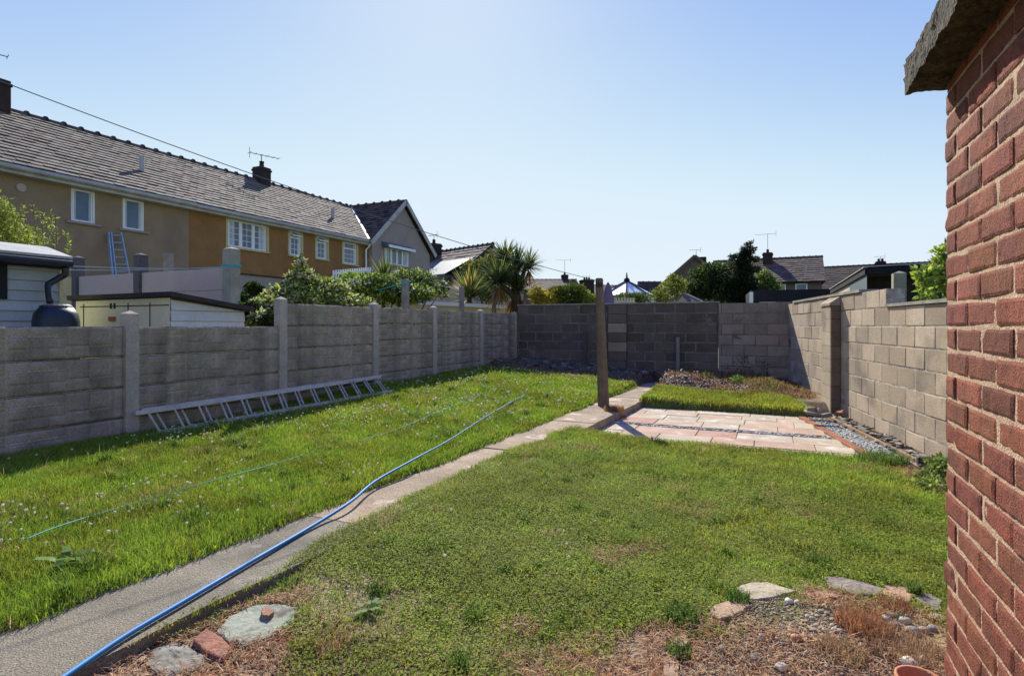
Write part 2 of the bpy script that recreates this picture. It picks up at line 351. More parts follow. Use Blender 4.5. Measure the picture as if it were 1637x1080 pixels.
for i in range(300):
    x = random.uniform(-1.9, pr(7.55)-.03); y = random.uniform(7.475, 7.625); a = random.choice([.3, -.3, 1.2, 0])
    l, w2 = random.uniform(.02, .04), random.uniform(.008, .014); c = random.choice((.18, .32, .48, .62, .75))
    mb.tube([(x-l*cos(a), y-l*sin(a), -.106), (x, y, -.1), (x+l*cos(a), y+l*sin(a), -.106)], [w2*.5, w2, w2*.5], 6, (c, c*.97, c*.92))
mb.build('pebble_strip', M['pebble'], patio)
e = MB()
e.box((float(pathR(7)), 7.462, -.12), (pr(7.5), 7.470, -.104)); e.build('strip_edge', M['wood'], patio)
e = MB()
for k in range(2):
    for i in range(13):
        y = 6.30+i*.22; X0 = pr(y)+.012+k*.052
        e.add([(X0, y, -.16), (X0+.045, y, -.16), (X0+.045-.042, y+.212, -.16), (X0-.042, y+.212, -.16)] + [(X0, y, -.093), (X0+.045, y, -.093), (X0+.045-.042, y+.212, -.093), (X0-.042, y+.212, -.093)],
              [(4,5,6,7),(0,1,5,4),(1,2,6,5),(2,3,7,6),(3,0,4,7)], (1, 1, 1) if random.random() < .7 else (.8, .9, .95))
e.build('red_edging', M['edging'], patio)
bed.build('mortar_bed', M['coping'], patio)
mb = MB(); mz = MB()
mz.add([(pr(6.3)+.11, 6.3, -.108), (pr(6.3)+.37, 6.3, -.108), (pr(9.1)+.37, 9.1, -.108), (pr(9.1)+.11, 9.1, -.108)], [(0, 1, 2, 3)]); mz.build('mosaic_bed', M['coping'], patio)
for i in range(1100):
    y = random.uniform(6.32, 9.08); x = pr(y)+random.uniform(.13, .36); a = random.choice([.9, -.9, .2, 2.2]) + random.uniform(-.2, .2)
    l = random.uniform(.015, .035); w2 = random.uniform(.007, .013); c = random.choice((.18, .32, .48, .62, .75))
    mb.tube([(x-l*cos(a), y-l*sin(a), -.105), (x, y, -.098), (x+l*cos(a), y+l*sin(a), -.105)], [w2*.5, w2, w2*.5], 6, (c, c*.97, c*.92))
mb.build('pebble_mosaic', M['pebble'], patio)
b = MB()
for i in range(3):
    y0 = 5.9+i*1.12; y1 = y0+1.1
    b.bar((pr(y0)+.41, y0, -.12), (pr(y1)+.41, y1, -.12), .035, .10, tint=(1.8, 1.5, 1.3))
o = b.build('timber_edging', M['wood']); tag(o, 'long thin brown timber edging board between the pebble mosaic and the rubble strip', 'edging board')

# ---------------------------------------------------------------- grass
def blades(name, X, Y, Z, H, W, lean, C, label=None, jitter=1.):
    n = len(X); a = rng.random(n)*2*pi; ld = rng.random(n)*2*pi; l = lean*rng.random(n)*H
    dx, dy = np.cos(a)*W/2, np.sin(a)*W/2; lx, ly = np.cos(ld)*l, np.sin(ld)*l
    onp = (X > pathL(Y)-.02) & (X < pathR(Y)+.02); Z = np.where(onp, np.maximum(Z, .0), Z)
    P = np.zeros((n, 5, 3)); base = np.c_[X, Y, Z-.005]
    P[:, 0] = base - np.c_[dx, dy, 0*dx]; P[:, 1] = base + np.c_[dx, dy, 0*dx]
    mid = base + np.c_[lx*.35, ly*.35, H*.6]
    P[:, 2] = mid + np.c_[dx, dy, 0*dx]*.8; P[:, 3] = mid - np.c_[dx, dy, 0*dx]*.8
    P[:, 4] = base + np.c_[lx, ly, H*(1-.25*rng.random(n)*lean)]
    i = np.arange(n)*5
    T = np.concatenate([np.c_[i, i+1, i+2], np.c_[i, i+2, i+3], np.c_[i+3, i+2, i+4]])
    CC = np.repeat(C[:, None, :], 5, 1); 
    return P.reshape(-1, 3), T, CC.reshape(-1, 3)
def lawncol(n, X, Y, base, kind='left'):
    c = np.array(base)[None, :]*np.ones((n, 1)); v = fbm(X, Y, 1.1, 41); v2 = fbm(X, Y, 6, 43)
    v3 = fbm(X, Y, 2.8, 47); k = (.22+.62*v+.55*v2+.40*v3)[:, None]*(.7+.6*rng.random(n))[:, None]; c = c*np.where((v3 > .52)[:, None], np.array((.86, 1., .9)), 1)
    c = c*k; yel = (rng.random(n) < .12)[:, None]; c = np.where(yel, c*np.array((1.5, 1.12, .8)), c)
    d = dry(X, Y); isd = (rng.random(n) < d*1.02)[:, None]
    dc = np.array((.60, .41, .24))*(.55+.7*rng.random(n))[:, None]; dc = np.where((rng.random(n) < .25)[:, None], dc*np.array((.75, .5, .4)), dc)
    return np.where(isd, dc, c)
def scatter(x0, x1, y0, y1, dens, cond):
    n = int((x1-x0)*(y1-y0)*dens); X = x0+(x1-x0)*rng.random(n); Y = y0+(y1-y0)*rng.random(n); k = cond(X, Y); return X[k], Y[k]
leftc = lambda X, Y: (X < pathL(Y)+.02+.10*(fbm(X*0, Y, 3, 77)-.4)) & (Y < 11.25+.5*(fbm(X, Y, 1.5, 51)-.5)+.9*(X > -3.2)*0)
Vs = []; Ts = []; Cs = []; off = 0
def push(r):
    global off
    Vs.append(r[0]); Ts.append(r[1]+off); Cs.append(r[2]); off += len(r[0])
for (y0, y1, dens, h, wd) in [(.6, 3.2, 15000, .050, .0038), (3.2, 5, 10000, .05, .005), (5, 7.5, 6500, .052, .007), (7.5, 11.6, 3800, .055, .0105)]:
    X, Y = scatter(-5.85, -2.3, y0, y1, dens, leftc); n = len(X)
    hh = h*(.5+.8*rng.random(n))*(.7+.7*fbm(X, Y, 2.2, 61)); hh *= np.where(rng.random(n) < .03, 1.7, 1)
    push(blades('', X, Y, zt(X, Y), hh, wd*(.6+.8*rng.random(n)), .9, lawncol(n, X, Y, (.27, .345, .042))))
o = np_obj('lawn_grass', np.concatenate(Vs), np.concatenate(Ts), np.concatenate(Cs), M['grass'])
tag(o, 'bright green mown grass of the left hand lawn beside the concrete fence', 'grass', kind='stuff')
Vs = []; Ts = []; Cs = []; off = 0
def rlim(Y): return np.where(Y < 4, .9, wallX(Y)-.52)
def rightc(X, Y):
    ed = 6.37+.06*(fbm(X, Y*0, 6, 83)-.5)-.0
    d = dry(X, Y); n = fbm(X, Y, 7, 85)
    return (X > pathR(Y)-(.04+.26*fbm(X*0, Y, 2.2, 81)+.05*fbm(X, Y, 14, 82))*sm(Y, 1.9, 2.7)) & (X < rlim(Y)+.1) & (Y < ed) & (gravel_mask(X, Y) < .5) & (n > d*.50) & (Y > 1.35) & ~instone(X, Y)
for (y0, y1, dens, h, wd) in [(1.0, 3.2, 11000, .030, .0034), (3.2, 4.8, 9500, .036, .0044), (4.8, 6.5, 8500, .05, .0055)]:
    X, Y = scatter(-2.3, 1.6, y0, y1, dens, rightc); n = len(X); d = dry(X, Y)
    hh = h*(.4+.9*rng.random(n))*(.6+.8*fbm(X, Y, 1.8, 63))
    push(blades('', X, Y, zt(X, Y), hh, wd*(.6+.8*rng.random(n)), 1.3, lawncol(n, X, Y, (.31, .375, .055))))
X, Y = scatter(-2.0, .9, 9.16, 10.7, 5200, lambda X, Y: (X > pathR(Y)-.05) & (X < .75-.5*(Y-9.1)+.3*(fbm(X, Y, 3, 91)-.5)) & (Y < 10.45+.5*(fbm(X, Y, 2, 92)-.5)))
n = len(X); push(blades('', X, Y, zt(X, Y), .055*(.5+.9*rng.random(n)), .009*(.6+.8*rng.random(n)), .9, lawncol(n, X, Y, (.33, .36, .05))))
X, Y = scatter(-1.9, .7, 10.2, 12.9, 1500, lambda X, Y: (X < wallX(Y)-.1) & (fbm(X, Y, 2.4, 97) > .47)); n = len(X); k_ = (fbm(X, Y, 1.7, 98)+.5*rng.random(n) > .98)[:, None]
push(blades('', X, Y, zt(X, Y), .09*(.4+.9*rng.random(n)), .010*(.6+.8*rng.random(n)), 1.4, np.where(k_, np.array((.20, .26, .05)), np.array((.34, .20, .10)))*(.5+.8*rng.random(n))[:, None]))
for lx0, lx1, ly0, ly1, cnd, nc, hh_ in ((-2.1, 1.0, 1.6, 6.2, rightc, 150, .055), (-5.7, -2.75, 1.2, 9.0, leftc, 110, .095)):     # coarser tufts
    X, Y = scatter(lx0, lx1, ly0, ly1, nc/((lx1-lx0)*(ly1-ly0)), cnd); ncl = len(X); per = 70; rr_ = .02+.05*rng.random(ncl)**2
    X = np.repeat(X, per)+rng.normal(size=ncl*per)*np.repeat(rr_, per); Y = np.repeat(Y, per)+rng.normal(size=ncl*per)*np.repeat(rr_, per); hs = np.repeat(.6+.8*rng.random(ncl), per)
    tn = np.repeat(np.array([(.15, .25, .035), (.22, .33, .05), (.34, .38, .07), (.12, .20, .035)])[rng.integers(0, 4, ncl)], per, 0)
    push(blades('', X, Y, zt(X, Y), hh_*hs*(.4+.8*rng.random(len(X))), .0045*(.6+.8*rng.random(len(X)))*(1+.12*Y), 1.3, tn*(.6+.7*rng.random(len(X)))[:, None]))
# clover leaflets low in the near lawn
X, Y = scatter(-2.3, 1.2, 1.4, 5.5, 9000, lambda X, Y: rightc(X, Y) & (dry(X, Y) < .6) & (fbm(X, Y, 1.5, 95) > .36))
n = len(X); s = .004+.0038*rng.random(n); a = rng.random(n)*2*pi; h = np.where(X < pathR(Y)+.02, np.maximum(zt(X, Y), 0), zt(X, Y))+.010+.026*rng.random(n)
t1 = np.c_[np.cos(a), np.sin(a), (rng.random(n)-.5)*.9]*s[:, None]; t2 = np.c_[-np.sin(a), np.cos(a), (rng.random(n)-.5)*.9]*s[:, None]*.8
c0 = np.c_[X, Y, h]; P = np.stack([c0-t1, c0-t2*.9+t1*.2, c0+t1*.9, c0+t2*.9+t1*.2, c0], 1).reshape(-1, 3)
i = np.arange(n)*5; T = np.concatenate([np.c_[i, i+1, i+2], np.c_[i, i+2, i+3]])
cc = np.array((.27, .335, .05))*(.6+.8*rng.random(n)*1)[:, None]*(.4+.6*fbm(X, Y, 6, 43)+.6*fbm(X, Y, 2.8, 47))[:, None]; cc = np.where((rng.random(n) < .07)[:, None], cc*np.array((1.7, 1.25, .9)), cc)
push((P, T, np.repeat(cc, 5, 0)))
o = np_obj('patchy_grass', np.concatenate(Vs), np.concatenate(Ts), np.concatenate(Cs), M['grass'])
tag(o, 'short patchy grass and clover of the right hand lawn, dead and brown at its near edge', 'grass', kind='stuff')
# straw: long dead stems lying about at the near edge
Vs = []; Ts = []; Cs = []; off = 0
def strawc(X, Y): return ((dry(X, Y) > .35) | (gravel_mask(X, Y) > .5)) & (X > pathR(Y)+.02) & (X < .5+.8*(Y > 2.4)) & (fbm(X, Y, 4, 101) > .30 + .16*(gravel_mask(X, Y) > .5)) & (Y < 3.2) & ~instone(X, Y)
X, Y = scatter(-2.25, 1.3, .9, 3.3, 5500, strawc); n = len(X)
L = .02+.05*rng.random(n); a = rng.random(n)*2*pi; z = zt(X, Y)+.004+.02*rng.random(n); wd = .0009+.0011*rng.random(n)
dx, dy = np.cos(a), np.sin(a); px, py = -dy*wd, dx*wd; dz = (rng.random(n)-.4)*.5*L
bend = (rng.random(n)-.5)*.5*L
P = np.stack([np.c_[X-px, Y-py, z], np.c_[X+px, Y+py, z], np.c_[X+dx*L*.5+px-dy*bend, Y+dy*L*.5+py+dx*bend, z+.006+dz*.7], np.c_[X+dx*L*.5-px-dy*bend, Y+dy*L*.5-py+dx*bend, z+.006+dz*.7], np.c_[X+dx*L, Y+dy*L, z+dz]], 1).reshape(-1, 3)
i = np.arange(n)*5; T = np.concatenate([np.c_[i, i+1, i+2], np.c_[i, i+2, i+3], np.c_[i+3, i+2, i+4]])
cc = np.array((.72, .50, .31))*(.4+.8*rng.random(n))[:, None]; cc = np.where((rng.random(n) < .3)[:, None], cc*np.array((.8, .5, .36)), cc)
push((P, T, np.repeat(cc, 5, 0)))
o = np_obj('dead_grass', np.concatenate(Vs), np.concatenate(Ts), np.concatenate(Cs), M['grass'])
tag(o, 'tangle of dry brown dead grass stems lying over soil and gravel in the foreground', 'dead grass', kind='stuff')

# clover flowers
ico = None
def ico_sphere():
    t = (1+5**.5)/2; v = np.array([(-1,t,0),(1,t,0),(-1,-t,0),(1,-t,0),(0,-1,t),(0,1,t),(0,-1,-t),(0,1,-t),(t,0,-1),(t,0,1),(-t,0,-1),(-t,0,1)], float); v /= np.linalg.norm(v[0])
    f = np.array([(0,11,5),(0,5,1),(0,1,7),(0,7,10),(0,10,11),(1,5,9),(5,11,4),(11,10,2),(10,7,6),(7,1,8),(3,9,4),(3,4,2),(3,2,6),(3,6,8),(3,8,9),(4,9,5),(2,4,11),(6,2,10),(8,6,7),(9,8,1)])
    return v, f
IV, IF = ico_sphere()
def blobs(X, Y, Z, S, C, flat=1., rough=.15):
    n = len(X); a = rng.random(n)*2*pi; v = IV[None]*(1+rough*(rng.random((n, 12, 1))-.5)*2)*S[:, None, :]
    ca, sa = np.cos(a)[:, None], np.sin(a)[:, None]
    v = np.stack([v[..., 0]*ca - v[..., 1]*sa, v[..., 0]*sa + v[..., 1]*ca, v[..., 2]], -1)
    P = v + np.c_[X, Y, Z][:, None, :]
    T = (IF[None]+12*np.arange(n)[:, None, None]).reshape(-1, 3)
    return P.reshape(-1, 3), T, np.repeat(C, 12, 0)
def flowerdens(X, Y): return (X < pathL(Y)-.08) & (rng.random(len(X)) < np.clip((fbm(X, Y, 1.1, 111)-.40)*4.5, .03, 1)*(.25+.75*sm(-X, 3.0, 4.2)))
X, Y = scatter(-5.6, -2.6, 1.0, 7.5, 115, flowerdens); X2, Y2 = scatter(-5.6, -2.4, 7.5, 11, 26, lambda X, Y: X < pathL(Y)-.1)
X3, Y3 = scatter(-2.2, -.9, 2.0, 3.4, 9, lambda X, Y: X > -2.1); X = np.r_[X, X2, X3]; Y = np.r_[Y, Y2, Y3]
n = len(X); s = (.0062+.0045*rng.random(n))*(1+.75*sm(Y, 3, 9)); S = np.c_[s, s, s*.85]; z = zt(X, Y)+.045+.03*rng.random(n)
cc = np.array((.95, .92, .78))*(.7+.3*rng.random(n))[:, None]; cc = np.where((rng.random(n) < .2)[:, None], cc*np.array((.75, .6, .42)), cc)
r = blobs(X, Y, z, S, cc, rough=.3)
o = np_obj('clover_flowers', r[0], r[1], r[2], M['petal'])
tag(o, 'small white clover flower heads scattered through the left lawn', 'clover flowers', kind='stuff')
# broad weeds on the lawns
def weed(X, Y, n, l, c, label, name='broadleaf_weed', up=.5, w=.3):
    b = MB(); z = float(zt(X, Y))
    for i in range(n):
        a = i*2.4+random.uniform(-.3, .3); L = l*random.uniform(.6, 1.1); u = up*random.uniform(.4, 1.2); wd = L*w*.5
        d = np.array((cos(a), sin(a), 0)); s = np.array((-sin(a), cos(a), 0)); o0 = np.array((X, Y, z+.005)); k = random.uniform(.7, 1.3)
        p = [o0, o0+d*L*.4+s*wd+np.array((0, 0, u*L*.6)), o0+d*L*.4-s*wd+np.array((0, 0, u*L*.6)), o0+d*L*.8+s*wd*.8+np.array((0, 0, u*L*.75)), o0+d*L*.8-s*wd*.8+np.array((0, 0, u*L*.75)), o0+d*L+np.array((0, 0, u*L*.55))]
        b.add(p, [(0, 1, 2), (1, 3, 4, 2), (3, 5, 4)], (c[0]*k, c[1]*k, c[2]*k))
    return tag(b.build(name, M['leaf']), label, 'weed')
for px, py, n, l, lab in [(105, 895, 9, .16, 'light green broad leaved weed near the left frame edge of the left lawn'), (225, 800, 0, 0, ''), (180, 697, 12, .17, 'dark green dock leaves at the foot of the fence left of the ladder'),
                          (590, 935, 8, .09, 'yellowish plantain weed on the right lawn near the broken green stone slab'), (520, 835, 7, .08, 'tufty weed leaning over the right edge of the concrete path'), (690, 915, 5, .05, 'small dandelion leaves in the middle of the near right lawn')]:
    if n: p = G(px, py, .05); weed(p[0], p[1], n, l, (.13, .22, .04), lab)

# gravel and soil crumbs
X, Y = scatter(-1.3, .52, .9, 3.0, 9000, lambda X, Y: gravel_mask(X, Y) > .3); n = len(X)
s = .003+.0045*rng.random(n)**2; S = np.c_[s, s*(.6+.4*rng.random(n)), s*.55]
cc = np.array((.36, .285, .23))*(.25+1.2*rng.random(n)**1.3)[:, None]; cc = np.where((rng.random(n) < .15)[:, None], cc*np.array((1.25, 1, .75)), cc)
r = blobs(X, Y, zt(X, Y)+.002, S, cc, rough=.25)
o = np_obj('gravel', r[0], r[1], r[2], M['pebble']); tag(o, 'fine grey brown gravel between the brick building and the lawn', 'gravel', kind='stuff')
X, Y = scatter(-5.8, .6, 10.3, 13.05, 800, lambda X, Y: ((Y > 11.3) & (X < pathL(Y))) | ((X > pathR(Y)) & (Y > 10.5))); n = len(X)
X4, Y4 = scatter(-2.2, -.6, 1.0, 1.9, 2500, lambda X, Y: X > pathR(Y)); X = np.r_[X, X4]; Y = np.r_[Y, Y4]; n = len(X)
s = np.where(Y > 5, .009+.022*rng.random(n)**2, .004+.007*rng.random(n)**2); S = np.c_[s, s*.8, s*.6]
cc = np.array((.20, .112, .06))*(.4+1.1*rng.random(n))[:, None]; cc = np.where((X < -2.4)[:, None], cc*np.array((.9, 1.05, 1.25)), cc)
r = blobs(X, Y, zt(X, Y)+.004, S, cc, rough=.35)
o = np_obj('soil_crumbs', r[0], r[1], r[2], M['pebble']); tag(o, 'loose clods of dark dug earth on the bed below the back wall', 'soil', kind='stuff')

def GT(x, y, dz=0.):
    z = .05
    for _ in range(12): p = G(x, y, z); z = .5*z + .5*(float(zt(p[0], p[1]))+dz)
    return G(x, y, z)
# ---------------------------------------------------------------- single stones
def flat_stone(name, px, z, th, m, label, cat='stone', tint=(1, 1, 1), rough=.006, group=None, lift=.012):
    c0 = np.mean(px, 0); g0 = GT(c0[0], c0[1], 0); z = g0[2]+(lift if z < -.04 else z+.055+lift)
    pts = [G(x, y, z) for x, y in px]; c = np.mean(np.array(pts), 0); out = []; n = len(pts); sd_ = random.randint(1, 60)
    for i in range(n):                       # chip the outline
        a = np.array(pts[i]); q = np.array(pts[(i+1) % n])
        for k in range(6):
            p = a+(q-a)*k/6; out.append(p+np.array((random.uniform(-1, 1), random.uniform(-1, 1), 0))*rough*.7)
    n = len(out); vs = []; fs = []; fr_ = [(1., -th), (1.01, -.3*th), (.97, -.03*th)]+[(f, 0) for f in (.88, .76, .64, .52, .40, .28, .16, .07)]
    for fr, dz in fr_:
        for p in out:
            q = c+(p-c)*fr; h = (fbm([q[0]], [q[1]], 16, sd_)[0]-.5)*rough*2.2+(fbm([q[0]], [q[1]], 60, sd_+2)[0]-.5)*rough*.8
            vs.append((q[0], q[1], z+dz+h*(dz > -th)))
    for k in range(len(fr_)-1):
        for i in range(n): j = (i+1) % n; fs.append((k*n+i, k*n+j, (k+1)*n+j, (k+1)*n+i))
    fs.append(tuple((len(fr_)-1)*n+k for k in range(n)))
    b = MB(); b.add(vs, fs, tint); return tag(b.build(name, m), label, cat, group)
M['green_stone'] = mat('green_slab', (.30, .31, .26), (.22, .23, .19), 7, .85, .7, 30, .2, dist=.01, stain=((.14, .12, .09), 9, .6, .66))
flat_stone('stone_slab', [(345, 1008), (365, 985), (400, 968), (440, 962), (474, 970), (470, 992), (430, 1018), (395, 1030), (368, 1026)], -.055, .05, M['green_stone'], 'broken grey green stone slab beside the path edge, with a brick fragment on it')
flat_stone('stone_lump', [(232, 1062), (245, 1038), (275, 1025), (305, 1030), (334, 1052), (320, 1068), (270, 1084)], -.05, .07, M['stone'], 'rounded grey concrete lump sunk in dry soil nearest the frame bottom beside the path', rough=.01, tint=(.8, .78, .75))
flat_stone('brick_half', [(308, 1020), (330, 1003), (352, 1015), (369, 1034), (358, 1052), (330, 1042)], -.04, .07, M['old_brick'], 'broken half of a red brick lying beside the green stone slab', 'brick', rough=.004)
flat_stone('brick_fragment', [(417, 975), (421, 969), (433, 969), (438, 976), (430, 983), (420, 981)], -.035, .025, M['old_brick'], 'small pale red brick fragment lying on top of the green stone slab', 'brick', (1.1, 1.3, 1.3), rough=.003)
flat_stone('flagstone', [(1172, 938), (1195, 930), (1228, 929), (1272, 942), (1240, 952), (1205, 956), (1180, 950)], -.07, .03, M['slab'], 'pale cream flagstone at the corner where dry turf meets gravel', tint=(.95, .95, .85))
flat_stone('flagstone', [(1315, 920), (1345, 922), (1380, 930), (1415, 938), (1405, 950), (1362, 948), (1325, 938)], -.07, .03, M['stone'], 'purplish grey flat stone between lawn and gravel, left of the pink one', tint=(.9, .78, .78))
flat_stone('flagstone', [(1412, 933), (1440, 935), (1462, 944), (1455, 962), (1425, 955), (1408, 948)], -.065, .03, M['edging'], 'pink worn flat stone between the purple grey stone and the building', tint=(1.2, 2.0, 2.4))
flat_stone('flagstone', [(1465, 944), (1490, 948), (1506, 958), (1503, 975), (1478, 968), (1462, 956)], -.065, .03, M['stone'], 'dark grey flat stone touching the foot of the brick building', tint=(.8, .72, .68))
flat_stone('red_slate', [(1140, 966), (1165, 958), (1192, 957), (1200, 966), (1175, 982), (1150, 988), (1135, 978)], -.075, .025, M['edging'], 'thin rose pink slate half buried left of the gravel patch', tint=(1.15, 2.1, 2.6))
flat_stone('red_slate', [(1283, 946), (1310, 944), (1345, 950), (1340, 955), (1300, 953)], -.075, .02, M['edging'], 'narrow pink slate sliver behind the white pebble pair on the gravel', tint=(1.1, 1.7, 2.0))
flat_stone('red_slate', [(1086, 1012), (1100, 1006), (1100, 1028), (1085, 1034), (1076, 1024)], -.08, .02, M['edging'], 'small rose slate chip in dead grass left of the gravel', tint=(1.15, 2.0, 2.4))
flat_stone('red_slate', [(1060, 1050), (1080, 1040), (1086, 1060), (1084, 1085), (1062, 1078)], -.08, .02, M['edging'], 'rose slate chip at the bottom frame edge in dead grass', tint=(1.15, 2.0, 2.4))
def pebble(px, py, wpx, c, label, grp='cobbles on the gravel', flat=.6):
    p = GT(px, py, .0); t = (p[0]**2+p[1]**2)**.5; r = wpx/2*t/F; b = MB(); a = random.random()*3
    vs = []; fs = []; n = 12; m_ = 7; e = random.uniform(.62, .9)
    for i in range(m_+1):
        for k in range(n):
            ph = pi*i/m_; q = 2*pi*k/n; x, y = cos(q)*sin(ph)*r, sin(q)*sin(ph)*r*e
            j = 1+.07*sin(3*q+a)+.05*cos(2*ph+a)
            vs.append((p[0]+(x*cos(a)-y*sin(a))*j, p[1]+(x*sin(a)+y*cos(a))*j, p[2]+r*flat*.5+cos(ph)*r*flat*j))
    for i in range(m_):
        for k in range(n): fs.append((i*n+k, (i+1)*n+k, (i+1)*n+(k+1) % n, i*n+(k+1) % n))
    b.add(vs, fs, c); return tag(b.build('pebble', M['pebble'], smooth=True), label, 'pebble', grp)
pebble(1261, 962, 13, (.72, .70, .64), 'left and larger of two white pebbles touching, behind the gravel patch')
pebble(1274, 963, 10, (.74, .72, .66), 'right and smaller of two white pebbles touching, behind the gravel patch')
pebble(1274, 1022, 18, (.62, .33, .19), 'orange brown oval pebble alone in the middle of the gravel')
pebble(1217, 1022, 11, (.62, .52, .38), 'upright tan pebble among brown dry leaves left of the orange pebble', flat=1.1)
pebble(1249, 1068, 18, (.78, .77, .72), 'bright white stone chip close to the bottom frame edge on the gravel')
pebble(1208, 1054, 16, (.20, .21, .23), 'slate blue stone at the bottom left of the gravel patch')
pebble(1156, 1038, 16, (.14, .15, .17), 'dark slate stone in dry grass at the left margin of the gravel')
pebble(1138, 1049, 14, (.22, .23, .25), 'grey slate stone just below left of the darkest slate stone')
for i, (x, y, w_, c) in enumerate([(1291, 986, 9, 0), (1298, 989, 8, 0), (1313, 978, 9, 0), (1321, 981, 8, 1), (1305, 1000, 8, 0), (1313, 1006, 9, 1), (1334, 1008, 12, 0), (1349, 1000, 10, 1), (1331, 991, 7, 1), (1300, 1008, 8, 0), (1318, 1008, 10, 0), (1343, 1010, 11, 0), (1341, 970, 9, 1), (1322, 972, 7, 0), (1290, 994, 7, 1), (1306, 985, 6, 0), (1330, 1000, 7, 0), (1316, 996, 6, 0)]):
    k = random.uniform(.55, .85); col = ((.66, .60, .48), (.55, .43, .30))[c]
    pebble(x, y, w_*1.05, tuple(q*k for q in col), 'one of the small cream pebbles strewn in the middle of the gravel', 'small cream pebbles')
for i, (x, y, w_) in enumerate([(1403, 998, 16), (1417, 990, 13), (1430, 1002, 18), (1447, 994, 15), (1410, 1004, 14), (1424, 984, 12), (1392, 1000, 12), (1438, 986, 11), (1461, 1012, 20), (1478, 1010, 16), (1490, 1006, 14), (1500, 990, 16)]):
    k = random.uniform(.5, .8); col = random.choice([(.68, .64, .56), (.5, .40, .32), (.6, .42, .3), (.42, .42, .42)])
    pebble(x, y, w_*1.0, tuple(q*k for q in col), 'one of the larger cobbles heaped among rusty dead grass beside the brick building', 'cobbles heaped by the building')
# terracotta pot lying on its side
pot = thing('plant_pot', 'terracotta plant pot at the foot of the brick building, cut by the frame edge', 'plant pot', G(1470, 1112, -.08))
b = MB(); c = np.array(G(1470, 1122, -.08)); n = 24; prof = [(.052, .0), (.06, .05), (.066, .06), (.072, .062), (.072, .085), (.064, .085), (.056, .05), (.048, .01)]
vs = []; fs = []
for r_, z_ in prof:
    for k in range(n): q = 2*pi*k/n; vs.append((c[0]+r_*cos(q), c[1]+r_*sin(q), c[2]+z_))
for i in range(len(prof)-1):
    for k in range(n): fs.append((i*n+k, i*n+(k+1) % n, (i+1)*n+(k+1) % n, (i+1)*n+k))
fs.append(tuple(range(n))[::-1]); fs.append(tuple((len(prof)-1)*n+k for k in range(n))); b.add(vs, fs); b.build('pot_body', M['terracotta'], pot, smooth=True)
pebble(1452, 1064, 26, (.66, .58, .48), 'large tan cobble beside the rim of the terracotta pot', 'cobbles by the pot')
pebble(1476, 1058, 12, (.62, .56, .46), 'small pale cobble perched behind the terracotta pot', 'cobbles by the pot', flat=1.)
# dead leaf tufts
def tuft(X, Y, n, h, r, c, name, label, cat, lean=.9, wd=.0025, m='grass'):
    z = float(zt(X, Y)); a = rng.random(n)*2*pi; q = r*np.sqrt(rng.random(n)); x = X+q*np.cos(a); y = Y+q*np.sin(a)
    cc = np.array(c)*(.5+.9*rng.random(n))[:, None]
    v, t, c3 = blades('', x, y, np.full(n, z), h*(.4+.7*rng.random(n)), np.full(n, wd), lean, cc)
    o = np_obj(name, v, t, c3, M[m], origin=(X, Y, z)); return tag(o, label, cat)
for px, py, n, h, r, c, lab in [(1380, 1005, 700, .10, .10, (.42, .20, .10), 'rusty red brown dead grass tuft among the cobbles, left of the building'),
        (1430, 972, 350, .07, .07, (.36, .17, .09), 'rusty dead grass tuft lying over the pink flat stone'), (1440, 1035, 700, .08, .14, (.40, .26, .15), 'tangled tan dead grass behind the terracotta pot'),
        (1345, 1045, 400, .07, .09, (.40, .28, .15), 'straw coloured dead grass between the white stone chip and rusty tuft'), (520, 1030, 350, .06, .10, (.40, .25, .14), 'dry tan grass tuft right of the green stone slab'), (455, 1020, 150, .035, .05, (.42, .17, .07), 'rust brown dead leaves at the near corner of the green slab')]:
    p = GT(px, py, 0); tuft(p[0], p[1], n, h, r, c, 'dead_tuft', lab, 'dead grass')
for px, py, n, h, r, c, lab in [(1180, 960, 250, .07, .05, (.11, .2, .04), 'green grass tuft growing left of the pink slate'), (1462, 950, 160, .08, .03, (.14, .22, .05), 'small green tuft growing between flat stones near the building'),
        (1090, 985, 300, .06, .07, (.10, .19, .035), 'green tuft surrounded by dead turf in front of the right lawn'), (1085, 1045, 200, .06, .05, (.12, .2, .04), 'green tuft by the slate chip at the bottom frame edge'), (1408, 738, 900, .13, .22, (.13, .22, .04), 'long uncut grass where the patio meets the timber edging')]:
    p = GT(px, py, 0); tuft(p[0], p[1], n, h, r, c, 'grass_tuft', lab, 'grass tuft', wd=.004)
for px, py, n, h, r, c, lab in [(982, 652, 500, .09, .15, (.42, .22, .08), 'orange dead grass around the foot of the washing line post'), (1064, 612, 300, .16, .14, (.40, .22, .07), 'orange brown dying plant at the left end of the soil bed')]:
    p = G(px, py, .03); tuft(p[0], p[1], n, h, r, c, 'dead_tuft', lab, 'dead grass', wd=.007)

